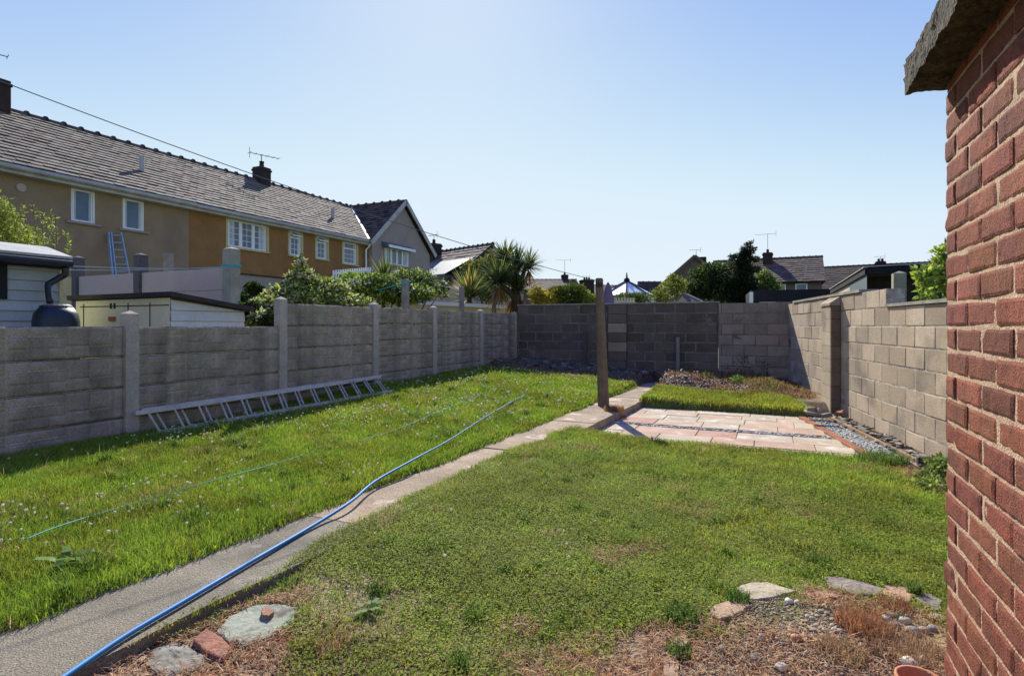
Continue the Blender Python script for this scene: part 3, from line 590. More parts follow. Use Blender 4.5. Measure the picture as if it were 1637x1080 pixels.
# ---------------------------------------------------------------- ashlar faced concrete panel fence
FX = -5.85
def ashlar(seed, Lx, H, st=.012):
    rr = np.random.default_rng(seed); xs = np.arange(0, Lx+st/2, st); zs = np.linspace(0, H, int(round(H/st))+1); A, B = np.meshgrid(xs, zs)
    D = np.full(A.shape, 1.); tone = np.ones(A.shape); x = 0.
    rects = []
    while x < Lx:
        wd = rr.uniform(.16, .34); cuts = [0, H]
        cuts = [0, H*rr.uniform(.3, .7), H] if rr.random() < .75 else [0, H]
        if rr.random() < .3: cuts = [0, H*.33, H*.68, H]
        for a, c in zip(cuts[:-1], cuts[1:]):
            if rr.random() < .4 and wd > .22: q = x+wd*rr.uniform(.35, .65); rects += [(x, q, a, c), (q, x+wd, a, c)]
            else: rects.append((x, x+wd, a, c))
        x += wd
    for (a, b_, c, d) in rects:
        e = np.minimum(np.minimum(A-a, b_-A), np.minimum(B-c, d-B)); m_ = (e > 0)
        D = np.where(m_, np.clip(e/.018, 0, 1)**.6*(.8+.5*rr.random()), D); tone = np.where(m_, .84+.28*rr.random(), tone)
    D *= (A > 0) & (A < Lx)
    hgt = .013*D + .016*(fbm(A, B, 16, seed+5)-.4)*np.clip(D, 0, 1)
    edge = np.minimum(B, H-B); hgt *= np.clip(edge/.015, 0, 1)
    joint = np.clip(1-D*2.2, 0, 1)
    C = (tone*(1-.0*joint))[..., None]*np.ones(3) + joint[..., None]*np.array((.6, .62, .36))
    wash = fbm(A, B, 1.7, seed+9)*.6+.4*fbm(A*6, B*.8, 1.5, seed+12); C = C*(.72+.56*fbm(A*9, B*1.6, 1.5, seed+14))[..., None]*(.85+.3*fbm(A, B, 30, seed+15))[..., None]; C = C*(.75+.45*wash)[..., None]*np.where(wash > .55, 1, 1)[..., None]
    n, k = A.shape; V = np.c_[(.018+hgt).ravel(), A.ravel(), B.ravel()]
    i = np.arange((n-1)*(k-1)); r = i//(k-1); c = i % (k-1); a = r*k+c; FQ = np.c_[a, a+1, a+k+1, a+k]
    C = C*np.where((edge < .010), .42, 1)[..., None]
    # closed back
    nb = len(V); V2 = np.array([(-.022, 0, 0), (-.022, Lx, 0), (-.022, Lx, H), (-.022, 0, H), (.018, 0, 0), (.018, Lx, 0), (.018, Lx, H), (.018, 0, H)])
    V = np.r_[V, V2]; FQ = np.r_[FQ, nb+np.array([(0, 3, 2, 1), (0, 1, 5, 4), (3, 7, 6, 2), (0, 4, 7, 3), (1, 2, 6, 5)])]
    return V, FQ, np.r_[C.reshape(-1, 3), np.ones((8, 3))]
fence = thing('panel_fence', 'grey concrete panel fence with stone patterned boards and slotted posts along the left lawn', 'fence', (FX, 6, 0))
postY = [1.70, 3.62, 5.56, 7.49, 9.28, 11.22, 13.09]
postTop = [1.30, 1.33, 1.56, 1.56, 1.56, 1.545, 1.54]
def post_mesh(h, m, sx=.11, sy=.11, name='post'):
    b = MB(); x, y = sx/2, sy/2
    vs = [(-x,-y,0),(x,-y,0),(x,y,0),(-x,y,0),(-x,-y,h),(x,-y,h),(x,y,h),(-x,y,h),(0,0,h+.035)]
    b.add(vs, [(0,1,5,4),(1,2,6,5),(2,3,7,6),(3,0,4,7),(4,5,8),(5,6,8),(6,7,8),(7,4,8)]); o = b.build(name, m, origin=(0, 0, 0)); return o
def adopt(o, parent, loc):
    o.parent = parent; o.location = np.array(loc) - wloc(parent)
for y, h in zip(postY, postTop):
    o = post_mesh(h+.02, M['post'], .10, .13); adopt(o, fence, (FX+.005, y, -.03)); 
boards = {}
for (L_, H_) in ((1.805, .302), (1.85, .275), (1.69, .302)):
    for s in range(3):
        V, FQ, C = ashlar(s*7+int(L_*100), L_, H_-.007); boards[(L_, s)] = np_obj('concrete_board', V, FQ, C, M['fence'])
for o in boards.values(): o.location = (0, 0, -60)
used = set(); kk = 0
for i in range(6):
    y0, y1 = postY[i]+.055, postY[i+1]-.055; Ln = y1-y0; far = i >= 3
    H_ = .302 if i < 3 else .272; nb = 4 if i < 2 else 5; top = 1.2 if i < 2 else (1.205+.302 if i == 2 else 1.51)
    if i < 3: H_ = .302
    for r_ in range(nb):
        s = (kk*2+r_) % 3; kk += 1; key = (1.85 if far else 1.805, s); src = boards[key]
        o = src if key not in used else src.copy()
        if key in used: COL.objects.link(o)
        used.add(key)
        Lk = key[0]; o.scale = (1, Ln/Lk, (H_/.302) if Lk != 1.85 else H_/.275)
        adopt(o, fence, (FX, y0, top-(r_+1)*H_)); 
for k, o in boards.items():
    if k not in used: bpy.data.objects.remove(o)

# ladder lying on its side against the fence
lad = thing('ladder', 'aluminium extension ladder lying on its side against the concrete fence', 'ladder', (-5.5, 5.4, .1))
l0 = np.array(G(240, 697, .10)); l1 = np.array(G(627, 627, .22)); u0 = np.array(PX(216, 661, -5.74)); u1 = np.array(PX(608, 603, -5.72))
dn = l0-l1; 
for k, off_ in enumerate((np.zeros(3), np.array((-.055, .10, .015)))):
    for a, c in ((l0, l1), (u0, u1)):
        if k == 1: a, c = a+off_*(1, 1, 1), c+off_
        b = MB(); b.bar(a, c, .03, .046 if k == 0 else .03, up=(u0-l0)/np.linalg.norm(u0-l0)); b.build('stile', M['alu'], lad)
    for i in range(14):
        f = (i+.45)/14; b = MB(); p, q = l0+(l1-l0)*f+off_, u0+(u1-u0)*f+off_
        b.tube([p, q], .0115, 8); b.build('rung', M['alu'], lad)
# hose, cord
def smooth_path(P, n=6):
    P = [np.array(p, float) for p in P]; out = []
    for i in range(len(P)-1):
        p0, p1, p2, p3 = P[max(i-1, 0)], P[i], P[i+1], P[min(i+2, len(P)-1)]
        for k in range(n):
            t = k/n; out.append(.5*((2*p1)+(-p0+p2)*t+(2*p0-5*p1+4*p2-p3)*t*t+(-p0+3*p1-3*p2+p3)*t**3))
    return out+[P[-1]]
hp = [(60, 1112), (105, 1080), (200, 1016), (300, 957), (400, 898), (500, 840), (560, 802), (600, 769), (660, 735), (720, 702), (780, 664), (838, 631)]
pts = [G(x, y, .018) if x < 520 else (G(x, y, .05) if x < 580 else GT(x, y, .075 if y > 720 else .058)) for x, y in hp]
b = MB(); sp = smooth_path(pts); b.tube(sp, [.0105-.0040*float(sm(q[1], 2.8, 5)) for q in sp], 10); tag(b.build('garden_hose', M['blue_hose'], smooth=True), 'bright blue garden hose running along the concrete path then over the left lawn', 'hose')
hp = [(40, 862), (90, 842), (160, 820), (250, 793), (380, 757), (450, 738), (500, 722), (560, 708), (640, 684), (700, 658), (772, 630)]
b = MB(); sp = smooth_path([GT(x, y, .034+.014*sin(x*.021)) for x, y in hp]); b.tube(sp, .0034, 6); tag(b.build('cord', M['teal'], smooth=True), 'thin teal cord lying across the grass of the left lawn, left of the hose', 'cord')

# washing line post and line
wp = thing('washing_line_post', 'tall tapering weathered post for the washing line standing beside the path and patio', 'post', (-2.25, 8.25, 0))
b = MB(); base = np.array(G(965, 648, .0)); top = np.array(AT(958, 446, 8.35)); n = 8
for nm, a_, c_, r0, r1 in (('shaft', base-np.array((0, 0, .05)), top, .082, .052),):
    vs = []; fs = []
    for i in range(9):
        f = i/8; p = a_+(c_-a_)*f; r = r0+(r1-r0)*f
        for k in range(8):
            q = pi/8+2*pi*k/8; rr_ = r*(1.0 if k % 2 else 1.0)*(1.08 if k % 2 == 0 else 1.08)
            vs.append((p[0]+rr_*cos(q), p[1]+rr_*sin(q), p[2]+random.uniform(-.003, .003)))
    for i in range(8):
        for k in range(8): fs.append((i*8+k, i*8+(k+1) % 8, (i+1)*8+(k+1) % 8, (i+1)*8+k))
    fs.append(tuple(64+k for k in range(8))); b.add(vs, fs); b.build(nm, M['wood'], wp)
b = MB(); b.tube([top+np.array((0, 0, -.12)), top+np.array((0, 0, .012))], [.056, .05], 8); b.build('cap', M['bitumen'], wp)
tp = top+np.array((0, 0, -.03)); b = MB(); a_ = np.array(AT(-330, 1, 3.6)); pts = []
for i in range(41):
    f = i/40; p = tp+(a_-tp)*f; p = p-np.array((0, 0, .14*4*f*(1-f))); pts.append(p)
b.tube(pts, .0042, 5); tag(b.build('washing_line', M['wire']), 'long sagging washing line rising from the garden post across the sky to upper left', 'washing line')

# ---------------------------------------------------------------- block walls
def course_wall(P0, P1, z0, z1, ch, bl, m, mm, mort, parent, th=.2, name='blockwork', bumpj=.003, skip=None, tones=(.8, 1.15), offs=0., bev=.006):
    """blocks laid in courses between two plan points, counted down from the top; returns nothing"""
    P0 = np.array(P0, float); P1 = np.array(P1, float); d = P1-P0; Ln = np.linalg.norm(d); d /= Ln; nrm = np.array((d[1], -d[0]))
    b = MB(); k = 0; z = z1
    while z > z0+.01:
        za = max(z-ch, z0); s = -(bl/2 if k % 2 else 0)+offs
        while s < Ln:
            a, c = max(s, 0), min(s+bl, Ln)
            if c-a > .03 and not (skip and skip((a+c)/2, (za+z)/2)):
                t = random.uniform(*tones); w2 = random.uniform(-.03, .03)
                lb = MB(); j = random.uniform(-bumpj, bumpj)
                lb.box((a+mort/2, -th/2-j, za+mort/2), (c-mort/2, th/2+j, z-mort/2), (t, t*(1+w2*.4), t*(1+w2)), bev=bev, jit=bumpj*.6)
                vs = [(P0[0]+d[0]*v[0]+nrm[0]*v[1], P0[1]+d[1]*v[0]+nrm[1]*v[1], v[2]) for v in lb.v]
                b.add(vs, lb.f, (t, t*(1+w2*.4), t*(1+w2)))
            s += bl
        z -= ch; k += 1
    b.build(name, m, parent)
    q = MB(); hh = th/2-.004
    vs = [P0+nrm*hh+d*.003, P1+nrm*hh-d*.003, P1-nrm*hh-d*.003, P0-nrm*hh+d*.003]
    vs = [(v[0], v[1], z0) for v in vs]+[(v[0], v[1], z1-.006) for v in vs]
    q.add(vs, [(0,3,2,1),(4,5,6,7),(0,1,5,4),(1,2,6,5),(2,3,7,6),(3,0,4,7)]); q.build('mortar', mm, parent)
YW = 13.16
bw = thing('dark_block_wall', 'dark stained blockwork wall closing the far left end of the garden', 'wall', (-3.3, YW+.1, 0))
course_wall((-1.02, YW+.1), (-5.78, YW+.1), .0, 1.70, .218, .45, M['dark_block'], M['dark_mortar'], .024, bw, tones=(.8, 1.2), bev=.006)
b = MB(); b.box((-5.80, YW-.02, 1.702), (-1.0, YW+.24, 1.735), bev=.006); b.build('coping', M['coping'], bw)
pil = MB(); xp = PY(988, 500, YW)[0]
for k in range(7):
    z1_ = 1.69-k*.218; t = (2.6, 2.5, 2.3) if k in (2, 4) else random.choice([(1.2, 1.2, 1.2), (.9, .9, .9), (1.5, 1.45, 1.4)])
    pil.box((xp-.21, YW-.10, max(z1_-.212, 0)), (xp+.21, YW-.003, z1_), t, bev=.005)
pil.build('pier', M['dark_block'], bw)
lw = thing('block_wall', 'light beige concrete block wall section at the far end between the dark wall and the corner', 'wall', (-.2, YW+.1, 0))
course_wall((.42, YW+.07), (-1.0, YW+.07), .0, 1.695, .2275, .452, M['block'], M['dark_mortar'], .016, lw, tones=(.55, .8), bev=.004)
rw = thing('block_wall', 'long sunlit block wall with pier, coping and stepped top along the right of the garden', 'wall', (1.2, 8, 0))
dw = np.array((-.183, 1.)); dw /= np.linalg.norm(dw); nw = np.array((dw[1], -dw[0]))
def RW(Y, o=0.): return (wallX(Y)+nw[0]*o, Y+nw[1]*o)
Ystep = PX(1420, 470, 1.3)[1]; Ystep = 8.05
course_wall(RW(13.05, .1), RW(Ystep, .1), 1.4225, 1.65, .2275, .452, M['block'], M['mortar'], .013, rw, tones=(.72, 1.15), offs=-.1)
course_wall(RW(13.05, .1), RW(3.6, .1), -.2, 1.65-.2275, .2275, .452, M['block'], M['mortar'], .013, rw, tones=(.72, 1.15), offs=-.25)
def wallbox(name, Ya, Yb, oa, ob, za, zb, m, tint=(1, 1, 1), slope=0):
    b = MB(); P = [RW(Ya, oa), RW(Yb, oa), RW(Yb, ob), RW(Ya, ob)]
    vs = [(p[0], p[1], za) for p in P]+[(P[0][0], P[0][1], zb-slope), (P[1][0], P[1][1], zb-slope), (P[2][0], P[2][1], zb), (P[3][0], P[3][1], zb)]
    b.add(vs, [(0,1,2,3),(7,6,5,4),(4,5,1,0),(5,6,2,1),(6,7,3,2),(7,4,0,3)], tint); return b.build(name, m, rw)
wallbox('coping', 8.9, 12.6, -.02, .22, 1.652, 1.69, M['coping'])
wallbox('coping', 3.6, Ystep-.01, -.02, .22, 1.425, 1.46, M['coping'])
for k in range(9):        # weathered end of the pier, the shade of its unlit face also tinted in
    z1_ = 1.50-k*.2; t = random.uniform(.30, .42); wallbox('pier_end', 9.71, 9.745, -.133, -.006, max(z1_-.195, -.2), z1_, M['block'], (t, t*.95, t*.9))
for k in range(9):        # pier with a weathered sloping cap
    z1_ = 1.50-k*.2; t = random.uniform(.85, 1.1)
    wallbox('pier_block', 9.75, 10.20, -.135, -.004, max(z1_-.195, -.2), z1_, M['block'], (t, t, t))
wallbox('pier_cap', 9.72, 10.23, -.15, -.004, 1.505, 1.64, M['block'], (.85, .85, .85), slope=.10)
# thin stakes in front of the back walls
for px, lab in ((936, 'thin dark stake against the dark wall left of the washing line post'), (1084, 'pale timber stake against the dark wall right of the washing line post')):
    b = MB(); x = PY(px, 560, YW-.12)[0]; hh = .75 if px > 1000 else .9
    b.box((x-.035, YW-.16, .0), (x+.035, YW-.10, hh+.2), (1, 1, 1) if px > 1000 else (.35, .35, .35), bev=.006); tag(b.build('stake', M['grey_wood']), lab, 'stake')

# ---------------------------------------------------------------- brick outbuilding on the right
ob = thing('brick_outbuilding', 'red brick outbuilding with a rough flat concrete roof at the right edge', 'outbuilding', (1.3, .6, -.1))
BX, BY, BY0 = .52, 2.25, -1.2
def brick_face(b, X, y0, y1, z0, z1, tint, nu=20, nv=8):
    sd_ = random.randint(1, 50); U, W = np.meshgrid(np.linspace(0, 1, nu+1), np.linspace(0, 1, nv+1)); ly, lz = y1-y0, z1-z0; sh = random.uniform(0, 90)
    ex, ez = U*ly, W*lz; d = np.minimum(np.minimum(ex, ly-ex), np.minimum(ez, lz-ez))
    Yv = y0+ex+(fbm(ez*3+sh, ex, 12, sd_)-.5)*.004; Zv = z0+ez+(fbm(ex+sh, ez*3, 14, sd_+1)-.5)*.0055; tl = random.uniform(-.012, .012)
    h = -.0035*np.clip(1-d/.004, 0, 1)**1.5 + (fbm(ex+sh, ez, 28, sd_+2)-.5)*.0042 + (fbm(ex+sh, ez, 110, sd_+3)-.5)*.0022 + tl*(U-.5)*.5
    if random.random() < .15:           # a chipped corner
        cu, cw = random.choice((0, 1)), random.choice((0, 1)); q = np.hypot((U-cu)*ly, (W-cw)*lz); h = h-.012*np.clip(1-q/random.uniform(.018, .04), 0, 1)
    n, k = U.shape; vs = np.c_[(X-h).ravel(), Yv.ravel(), Zv.ravel()]; i = np.arange((n-1)*(k-1)); r_ = i//(k-1); c = i % (k-1); a = r_*k+c
    fs = [tuple(f) for f in np.c_[a, a+k, a+k+1, a+1]]
    ring = [c_ for c_ in range(k)]+[r_*k+k-1 for r_ in range(1, n)]+[(n-1)*k+c_ for c_ in range(k-2, -1, -1)]+[r_*k for r_ in range(n-2, 0, -1)]
    N0 = len(vs); back = vs[ring].copy(); back[:, 0] = X+.05; L_ = len(ring)
    fs += [(ring[q], ring[(q+1) % L_], N0+(q+1) % L_, N0+q) for q in range(L_)]
    b.add(np.r_[vs, back], fs, tint)
b = MB(); k = 0; z = 1.191+.075*11
while z > -.12:
    za = z-.075; head = k % 2 == 1; s = 0.; first = True
    head = (round((1.191-z)/.075)) % 2 == 0
    while s < BY-BY0:
        ln = .1025 if (first and head) else .215; a, c = s, s+ln
        r_ = random.random(); t = random.uniform(.78, 1.15); tc = (t, t*random.uniform(.9, 1.12), t*random.uniform(.9, 1.15))
        if r_ < .12: tc = (t*.75, t*.8, t*.85)
        if z < .12: tc = (tc[0]*.95, tc[1]*1.5, tc[2]*1.4)
        j = random.uniform(-.002, .0025)
        brick_face(b, BX-j, BY-c+.0005, BY-a-.0005, za+.0105, z-.0003, tc)
        s = c+.0105; first = False
    # far end face
    s = .01 if head else .12; 
    x = BX+.1125; fl = True
    while x < 2.2:
        b.box((x, BY-.1, za+.011), (min(x+.215, 2.2), BY, z), (random.uniform(.8, 1.1),)*3, bev=.0045); x += .2255
    z -= .075; k += 1
b.build('brickwork', M['brick'], ob)
b = MB(); b.box((BX+.012, BY0, -.12), (2.2, BY-.0035, 1.965)); ys_ = np.arange(BY0, BY-.003, .012); zs2 = np.arange(-.12, 1.97, .012); A, B = np.meshgrid(ys_, zs2)
mz_ = BX+.0044+(fbm(A, B, 9, 71)-.5)*.003+(fbm(A, B, 60, 73)-.5)*.002; n_, k_ = A.shape; i = np.arange((n_-1)*(k_-1)); r_ = i//(k_-1); c = i % (k_-1); a = r_*k_+c
b.add(np.c_[mz_.ravel(), A.ravel(), B.ravel()], [tuple(f) for f in np.c_[a, a+k_, a+k_+1, a+1]]); b.build('mortar', M['brick_mortar'], ob)
V, FQ = [], []
def rough_box(x0, x1, y0, y1, z0, z1, st, amp):
    """box whose surface is a displaced grid"""
    b = MB()
    def face(o, u, v, nu, nv):
        o, u, v = map(np.array, (o, u, v)); vs = []; fs = []
        for i in range(nu+1):
            for j in range(nv+1):
                p = o+u*i/nu+v*j/nv; q = p
                d = np.array([vnoise(q[0]*3+q[2]*5, q[1]*3+q[2]*2, 9, s)-.5 for s in (1, 2, 3)])*amp + np.array([vnoise(q[0]*3+q[2]*5, q[1]*3-q[2]*2, 28, s)-.5 for s in (4, 5, 6)])*amp*.7
                vs.append(p+d)
        for i in range(nu):
            for j in range(nv): a = i*(nv+1)+j; fs.append((a, a+nv+1, a+nv+2, a+1))
        b.add(vs, fs)
    X, Y, Z = x1-x0, y1-y0, z1-z0; nx, ny, nz = [max(1, int(q/st)) for q in (X, Y, Z)]
    face((x0, y0, z0), (0, 0, Z), (0, Y, 0), nz, ny); face((x1, y0, z0), (0, Y, 0), (0, 0, Z), ny, nz)
    face((x0, y0, z0), (X, 0, 0), (0, 0, Z), nx, nz); face((x0, y1, z0), (0, 0, Z), (X, 0, 0), nz, nx)
    face((x0, y0, z0), (0, Y, 0), (X, 0, 0), ny, nx); face((x0, y0, z1), (X, 0, 0), (0, Y, 0), nx, ny)
    return b
rough_box(.414, 2.35, BY0, 2.275, 1.972, 2.07, .012, .008).build('roof_slab', M['roof_slab'], ob)

# ---------------------------------------------------------------- houses
def unit(v): v = np.array(v, float); return v/np.linalg.norm(v)
def tiles(b, O, U, V, Lu, Lv, tw, te, skip=None, th=.026, tone=(.7, 1.2), jit=.006, gap=.004):
    O = np.array(O, float); U = unit(U); V = unit(V); N = np.cross(U, V)
    if N[2] < 0: N = -N
    r = 0; v = -.04
    while v < Lv:
        u = -(tw/2 if r % 2 else 0)
        while u < Lu:
            a, c = max(u, 0)+gap/2, min(u+tw, Lu)-gap/2
            if c-a > .02 and not (skip and skip((a+c)/2, v+te/2)):
                t = random.uniform(*tone); wv = random.uniform(-.06, .06); j = random.uniform(-jit, jit); j2 = random.uniform(-jit, jit); v1 = min(v+te*1.25, Lv)
                p = [O+U*a+V*(v+j2)+N*(.04+j), O+U*c+V*(v+j2)+N*(.04+j), O+U*c+V*v1+N*.006, O+U*a+V*v1+N*.006]
                q = [x+N*th for x in p]
                flip = np.dot(np.cross(U, V), N) < 0
                fs = [(4,5,6,7),(0,1,5,4),(1,2,6,5),(3,0,4,7)]
                if flip: fs = [f[::-1] for f in fs]
                b.add(p+q, fs, (t*(1+wv), t, t*(1-wv*.6)))
            u += tw
        v += te; r += 1
def ridge_tiles(name, A, B_, m, parent, ln=.45, r=.11, bump=True):
    A = np.array(A, float); B_ = np.array(B_, float); L_ = np.linalg.norm(B_-A); d = (B_-A)/L_; n = int(L_/ln); b = MB()
    for i in range(n):
        p, q = A+d*L_*i/n, A+d*L_*(i+1)/n; t = random.uniform(.8, 1.2)
        b.tube([p+np.array((0, 0, -.03)), q+np.array((0, 0, -.03+.01))], [r, r*.96], 8, (t, t, t))
        if bump: b.tube([q-d*.05+np.array((0, 0, -.01)), q+d*.01+np.array((0, 0, .012))], [r*1.12, r*1.2], 8, (t*.45, t*.45, t*.45))
    return b.build(name, m, parent)
def wall_x(X, y0, y1, z0, z1, holes, m, parent, dep=.12, name='wall', mr=None):
    """wall in the plane x = X facing +x with real openings and reveals"""
    ys = sorted({y0, y1, *[h[0] for h in holes], *[h[1] for h in holes]}); zs = sorted({z0, z1, *[h[2] for h in holes], *[h[3] for h in holes]}); b = MB()
    for i in range(len(ys)-1):
        for k in range(len(zs)-1):
            yc, zc = (ys[i]+ys[i+1])/2, (zs[k]+zs[k+1])/2
            if any(h[0] < yc < h[1] and h[2] < zc < h[3] for h in holes): continue
            b.add([(X, ys[i], zs[k]), (X, ys[i+1], zs[k]), (X, ys[i+1], zs[k+1]), (X, ys[i], zs[k+1])], [(0, 1, 2, 3)])
    for (a, c, d, e) in holes:
        q = [(X, a, d), (X, c, d), (X, c, e), (X, a, e)]; w2 = [(X-dep, *p[1:]) for p in q]
        b.add(q+w2, [(0, 4, 5, 1), (1, 5, 6, 2), (2, 6, 7, 3), (3, 7, 4, 0)])
    b.add([(X-.25, y0, z0), (X-.25, y0, z1), (X-.25, y1, z1), (X-.25, y1, z0), (X, y0, z0), (X, y0, z1), (X, y1, z1), (X, y1, z0)], [(0, 1, 2, 3), (0, 4, 5, 1), (3, 2, 6, 7), (0, 3, 7, 4)])
    return b.build(name, m, parent)
def window_x(X, a, c, d, e, parent, cols=1, bars=(0, 0), top=0, sill=None, label=None, curtain=True, open_top=False):
    """plastic window set in the plane x = X; cols = casements, bars = glazing bars per casement, top = height of a top light"""
    f = MB(); w = .05
    X0, X1 = X-.09, X-.03
    f.box((X0, a, d), (X1, a+w, e)); f.box((X0, c-w, d), (X1, c, e)); f.box((X0, a+w, d), (X1, c-w, d+w)); f.box((X0, a+w, e-w), (X1, c-w, e))
    W_ = (c-a-w)/cols
    for i in range(1, cols): y = a+w/2+W_*i; f.box((X0, y-.035, d+w), (X1, y+.035, e-w))
    if top: f.box((X0+.002, a+w, e-top-.03), (X1+.008, c-w, e-top+.03))
    for i in range(cols):
        ya, yb = a+w/2+W_*i+.035, a+w/2+W_*(i+1)-.035
        f.box((X0+.01, ya, d+w), (X1-.012, ya+.03, e-w-(top or 0))); f.box((X0+.01, yb-.03, d+w), (X1-.012, yb, e-w-(top or 0)))
        for k in range(bars[0]): y = ya+(yb-ya)*(k+1)/(bars[0]+1); f.box((X0+.015, y-.008, d+w), (X1-.022, y+.008, e-w-(top or 0)))
        for k in range(bars[1]): z = d+w+(e-top-d-2*w)*(k+1)/(bars[1]+1); f.box((X0+.016, ya, z-.008), (X1-.023, yb, z+.008))
    if open_top:
        f.bar((X1+.14, a+.06, e-top+.07), (X1+.14, c-.06, e-top+.07), .04, .04); f.bar((X1+.14, a+.06, e-top+.07), (X1, a+.06, e-w), .03, .03); f.bar((X1+.14, c-.06, e-top+.07), (X1, c-.06, e-w), .03, .03)
    o = f.build('window', M['white'], parent); o.parent = parent
    if label: o['label'] = label
    g = MB(); g.add([(X0+.025, a+w*.6, d+w*.6), (X0+.025, c-w*.6, d+w*.6), (X0+.025, c-w*.6, e-w*.6), (X0+.025, a+w*.6, e-w*.6)], [(0, 1, 2, 3)]); g.build('pane', M['glass'], o)
    if curtain:
        cw = (c-a)*.16
        for (u0, u1) in ((a+w, a+w+cw), (c-w-cw, c-w)):
            n_ = 5; q = MB()
            for k in range(n_): q.box((X0+.027, u0+(u1-u0)*k/n_, d+w), (X0+.031+.004*(k % 2), u0+(u1-u0)*(k+1)/n_, e-w), (.8+.25*(k % 2),)*3)
            q.build('curtain', M['curtain'], o)
    if sill:
        s = MB(); s.box((X-.02, a-sill, d-.07), (X+.07, c+sill, d-.005), bev=.01); s.build('sill', sillm, o)
    return o
EX, EZ, RX, RZ, WX = -16.0, 4.95, -19.2, 7.15, -16.3
SL = np.array((RX-EX, 0, RZ-EZ)); SLn = np.linalg.norm(SL)
GX, GY0, GY1, GYm, GZ0, GZr = -16.02, 20.42, 25.1, 22.75, 4.86, 7.16
def valleyY(z): return GYm-(GZr-z)/(GZr-GZ0)*(GYm-20.12)
def main_house(name, label, y0, y1, wallm, holes, zsplit=None, clip=False):
    h = thing(name, label, 'house', (WX, (y0+y1)/2, -.3))
    wall_x(WX, y0, y1, zsplit or -.3, EZ-.05, holes, wallm, h)
    b = MB(); L_ = (y1-y0) + (2.4 if clip else 0)
    sk_ = (lambda u, v: y0+u > valleyY(EZ+(RZ-EZ)*v/SLn)-.02) if clip else None
    tiles(b, (EX, y0, EZ), (0, 1, 0), SL, L_, SLn, .28, .215, sk_, tone=(.74, 1.2), jit=.009, gap=.012)
    b.build('roof', M['tiles'], h)
    b = MB(); b.add([(EX+.02, y0, EZ-.0), (EX+.02, y1-.01, EZ-.0), (RX, y1-.01, RZ-.01), (RX, y0, RZ-.01), (-22.4, y0, EZ), (-22.4, y1-.01, EZ), (EX+.02, y0, EZ-.06), (EX+.02, y1-.01, EZ-.06)], [(0, 1, 2, 3), (3, 2, 5, 4), (0, 3, 4), (1, 5, 2), (6, 7, 1, 0)])
    b.build('roof_deck', M['bitumen'], h)
    b = MB(); b.box((EX-.30, y0+.002, EZ-.20), (EX-.02, y1-.002, EZ-.03)); b.build('soffit', M['grey_gutter'], h)
    b = MB(); b.tube([(EX+.035, y0, EZ-.07), (EX+.035, y1-.004, EZ-.055)], .062, 10); b.build('gutter', M['grey_gutter'], h)
    ridge_tiles('ridge', (RX, y0, RZ+.02), (RX, y1+(2.1 if clip else 0), RZ+.02), M['ridge'], h)
    return h
def chimney(parent, x0, x1, y0, y1, z0, z1, pot=True, m='chimney'):
    b = MB(); b.box((x0, y0, z0), (x1, y1, z1), bev=.01); b.box((x0-.03, y0-.03, z1-.16), (x1+.03, y1+.03, z1-.08), bev=.01); c = b.build('chimney', M[m], parent)
    if pot:
        b = MB(); cy = (y0+y1)/2; cx_ = (x0+x1)/2; b.tube([(cx_, cy, z1), (cx_, cy, z1+.18), (cx_, cy, z1+.26)], [.10, .085, .10], 10); b.build('pot', M[m], c)
    return c
def vent(parent, p, h=.5):
    b = MB(); b.tube([p, (p[0], p[1], p[2]+h+.22)], .07, 10); b.build('vent_pipe', M['grey_gutter'], parent)
def aerial(parent, base, h, d, ln, nel=6, el=.35, name='aerial'):
    b = MB(); base = np.array(base, float); t = base+np.array((0, 0, h)); d = unit(d); s = unit(np.cross(d, (0, 0, 1)))
    b.tube([base, t], .018, 6); a, c = t-d*ln*.4, t+d*ln*.6; b.tube([a, c], .013, 6)
    for i in range(nel):
        p = a+(c-a)*i/(nel-1); e = el*(1 if i else 1.3)
        b.tube([p-s*e/2, p+s*e/2], .009, 5)
    b.tube([a+np.array((0, 0, -.22)), a, a+np.array((0, 0, .22))], .011, 5)
    return b.build(name, M['wire'], parent)
sillm = M['render_pink']
def HX(x0, y0, x1, y1): a = PX(x0, y0, WX); c = PX(x1, y1, WX); return (a[1], c[1], min(a[2], c[2]), max(a[2], c[2]))
h1 = [(8.63, 9.22, 3.90, 4.74), (9.91, 10.52, 3.90, 4.74)]
hA = main_house('terraced_house', 'left end of the terrace, plain beige rendered walls and two small white windows', 2.5, 11.88, M['render_grey'], h1)
for i, q in enumerate(h1): window_x(WX, *q, hA, bars=(0, 0), sill=.12, label=['left small window with a white curtain', 'right small window, tilted open frame'][i])
chimney(hA, -19.6, -18.8, 7.75, 8.5, 6.6, 7.85)
aerial(hA, (-19.2, 7.75, 7.8), .75, (.3, 1, 0), 1.3)
vent(hA, PX(227, 286, -17.25), .48)
b = MB(); p = PX(33, 300, WX); b.tube([(WX-.01, p[1], p[2]), (WX+.04, p[1], p[2])], .10, 14); b.build('vent_cover', M['pink_board'], hA)
sillm = M['yellow_trim']
h2 = [(13.26, 14.86, 3.84, 4.74), (15.92, 16.50, 3.86, 4.76), (17.30, 17.9, 3.88, 4.76), (18.85, 19.72, 3.84, 4.74)]
zs_ = PX(385, 437, WX)[2]
hB = main_house('terraced_house', 'middle of the terrace, ochre pebbledash walls with cream window surrounds and four white windows', 11.885, 20.36, M['render_ochre'], [(a-.07, c+.10, d-.06, e+.07) for a, c, d, e in h2], zsplit=zs_, clip=True)
wall_x(WX-.03, 11.885, 20.36, -.3, zs_, [], M['plinth'], hB, name='lower_wall')
b = MB(); b.box((WX-.02, 11.9, zs_-.03), (WX+.03, 20.35, zs_+.01)); b.build('drip_edge', M['bitumen'], hB)
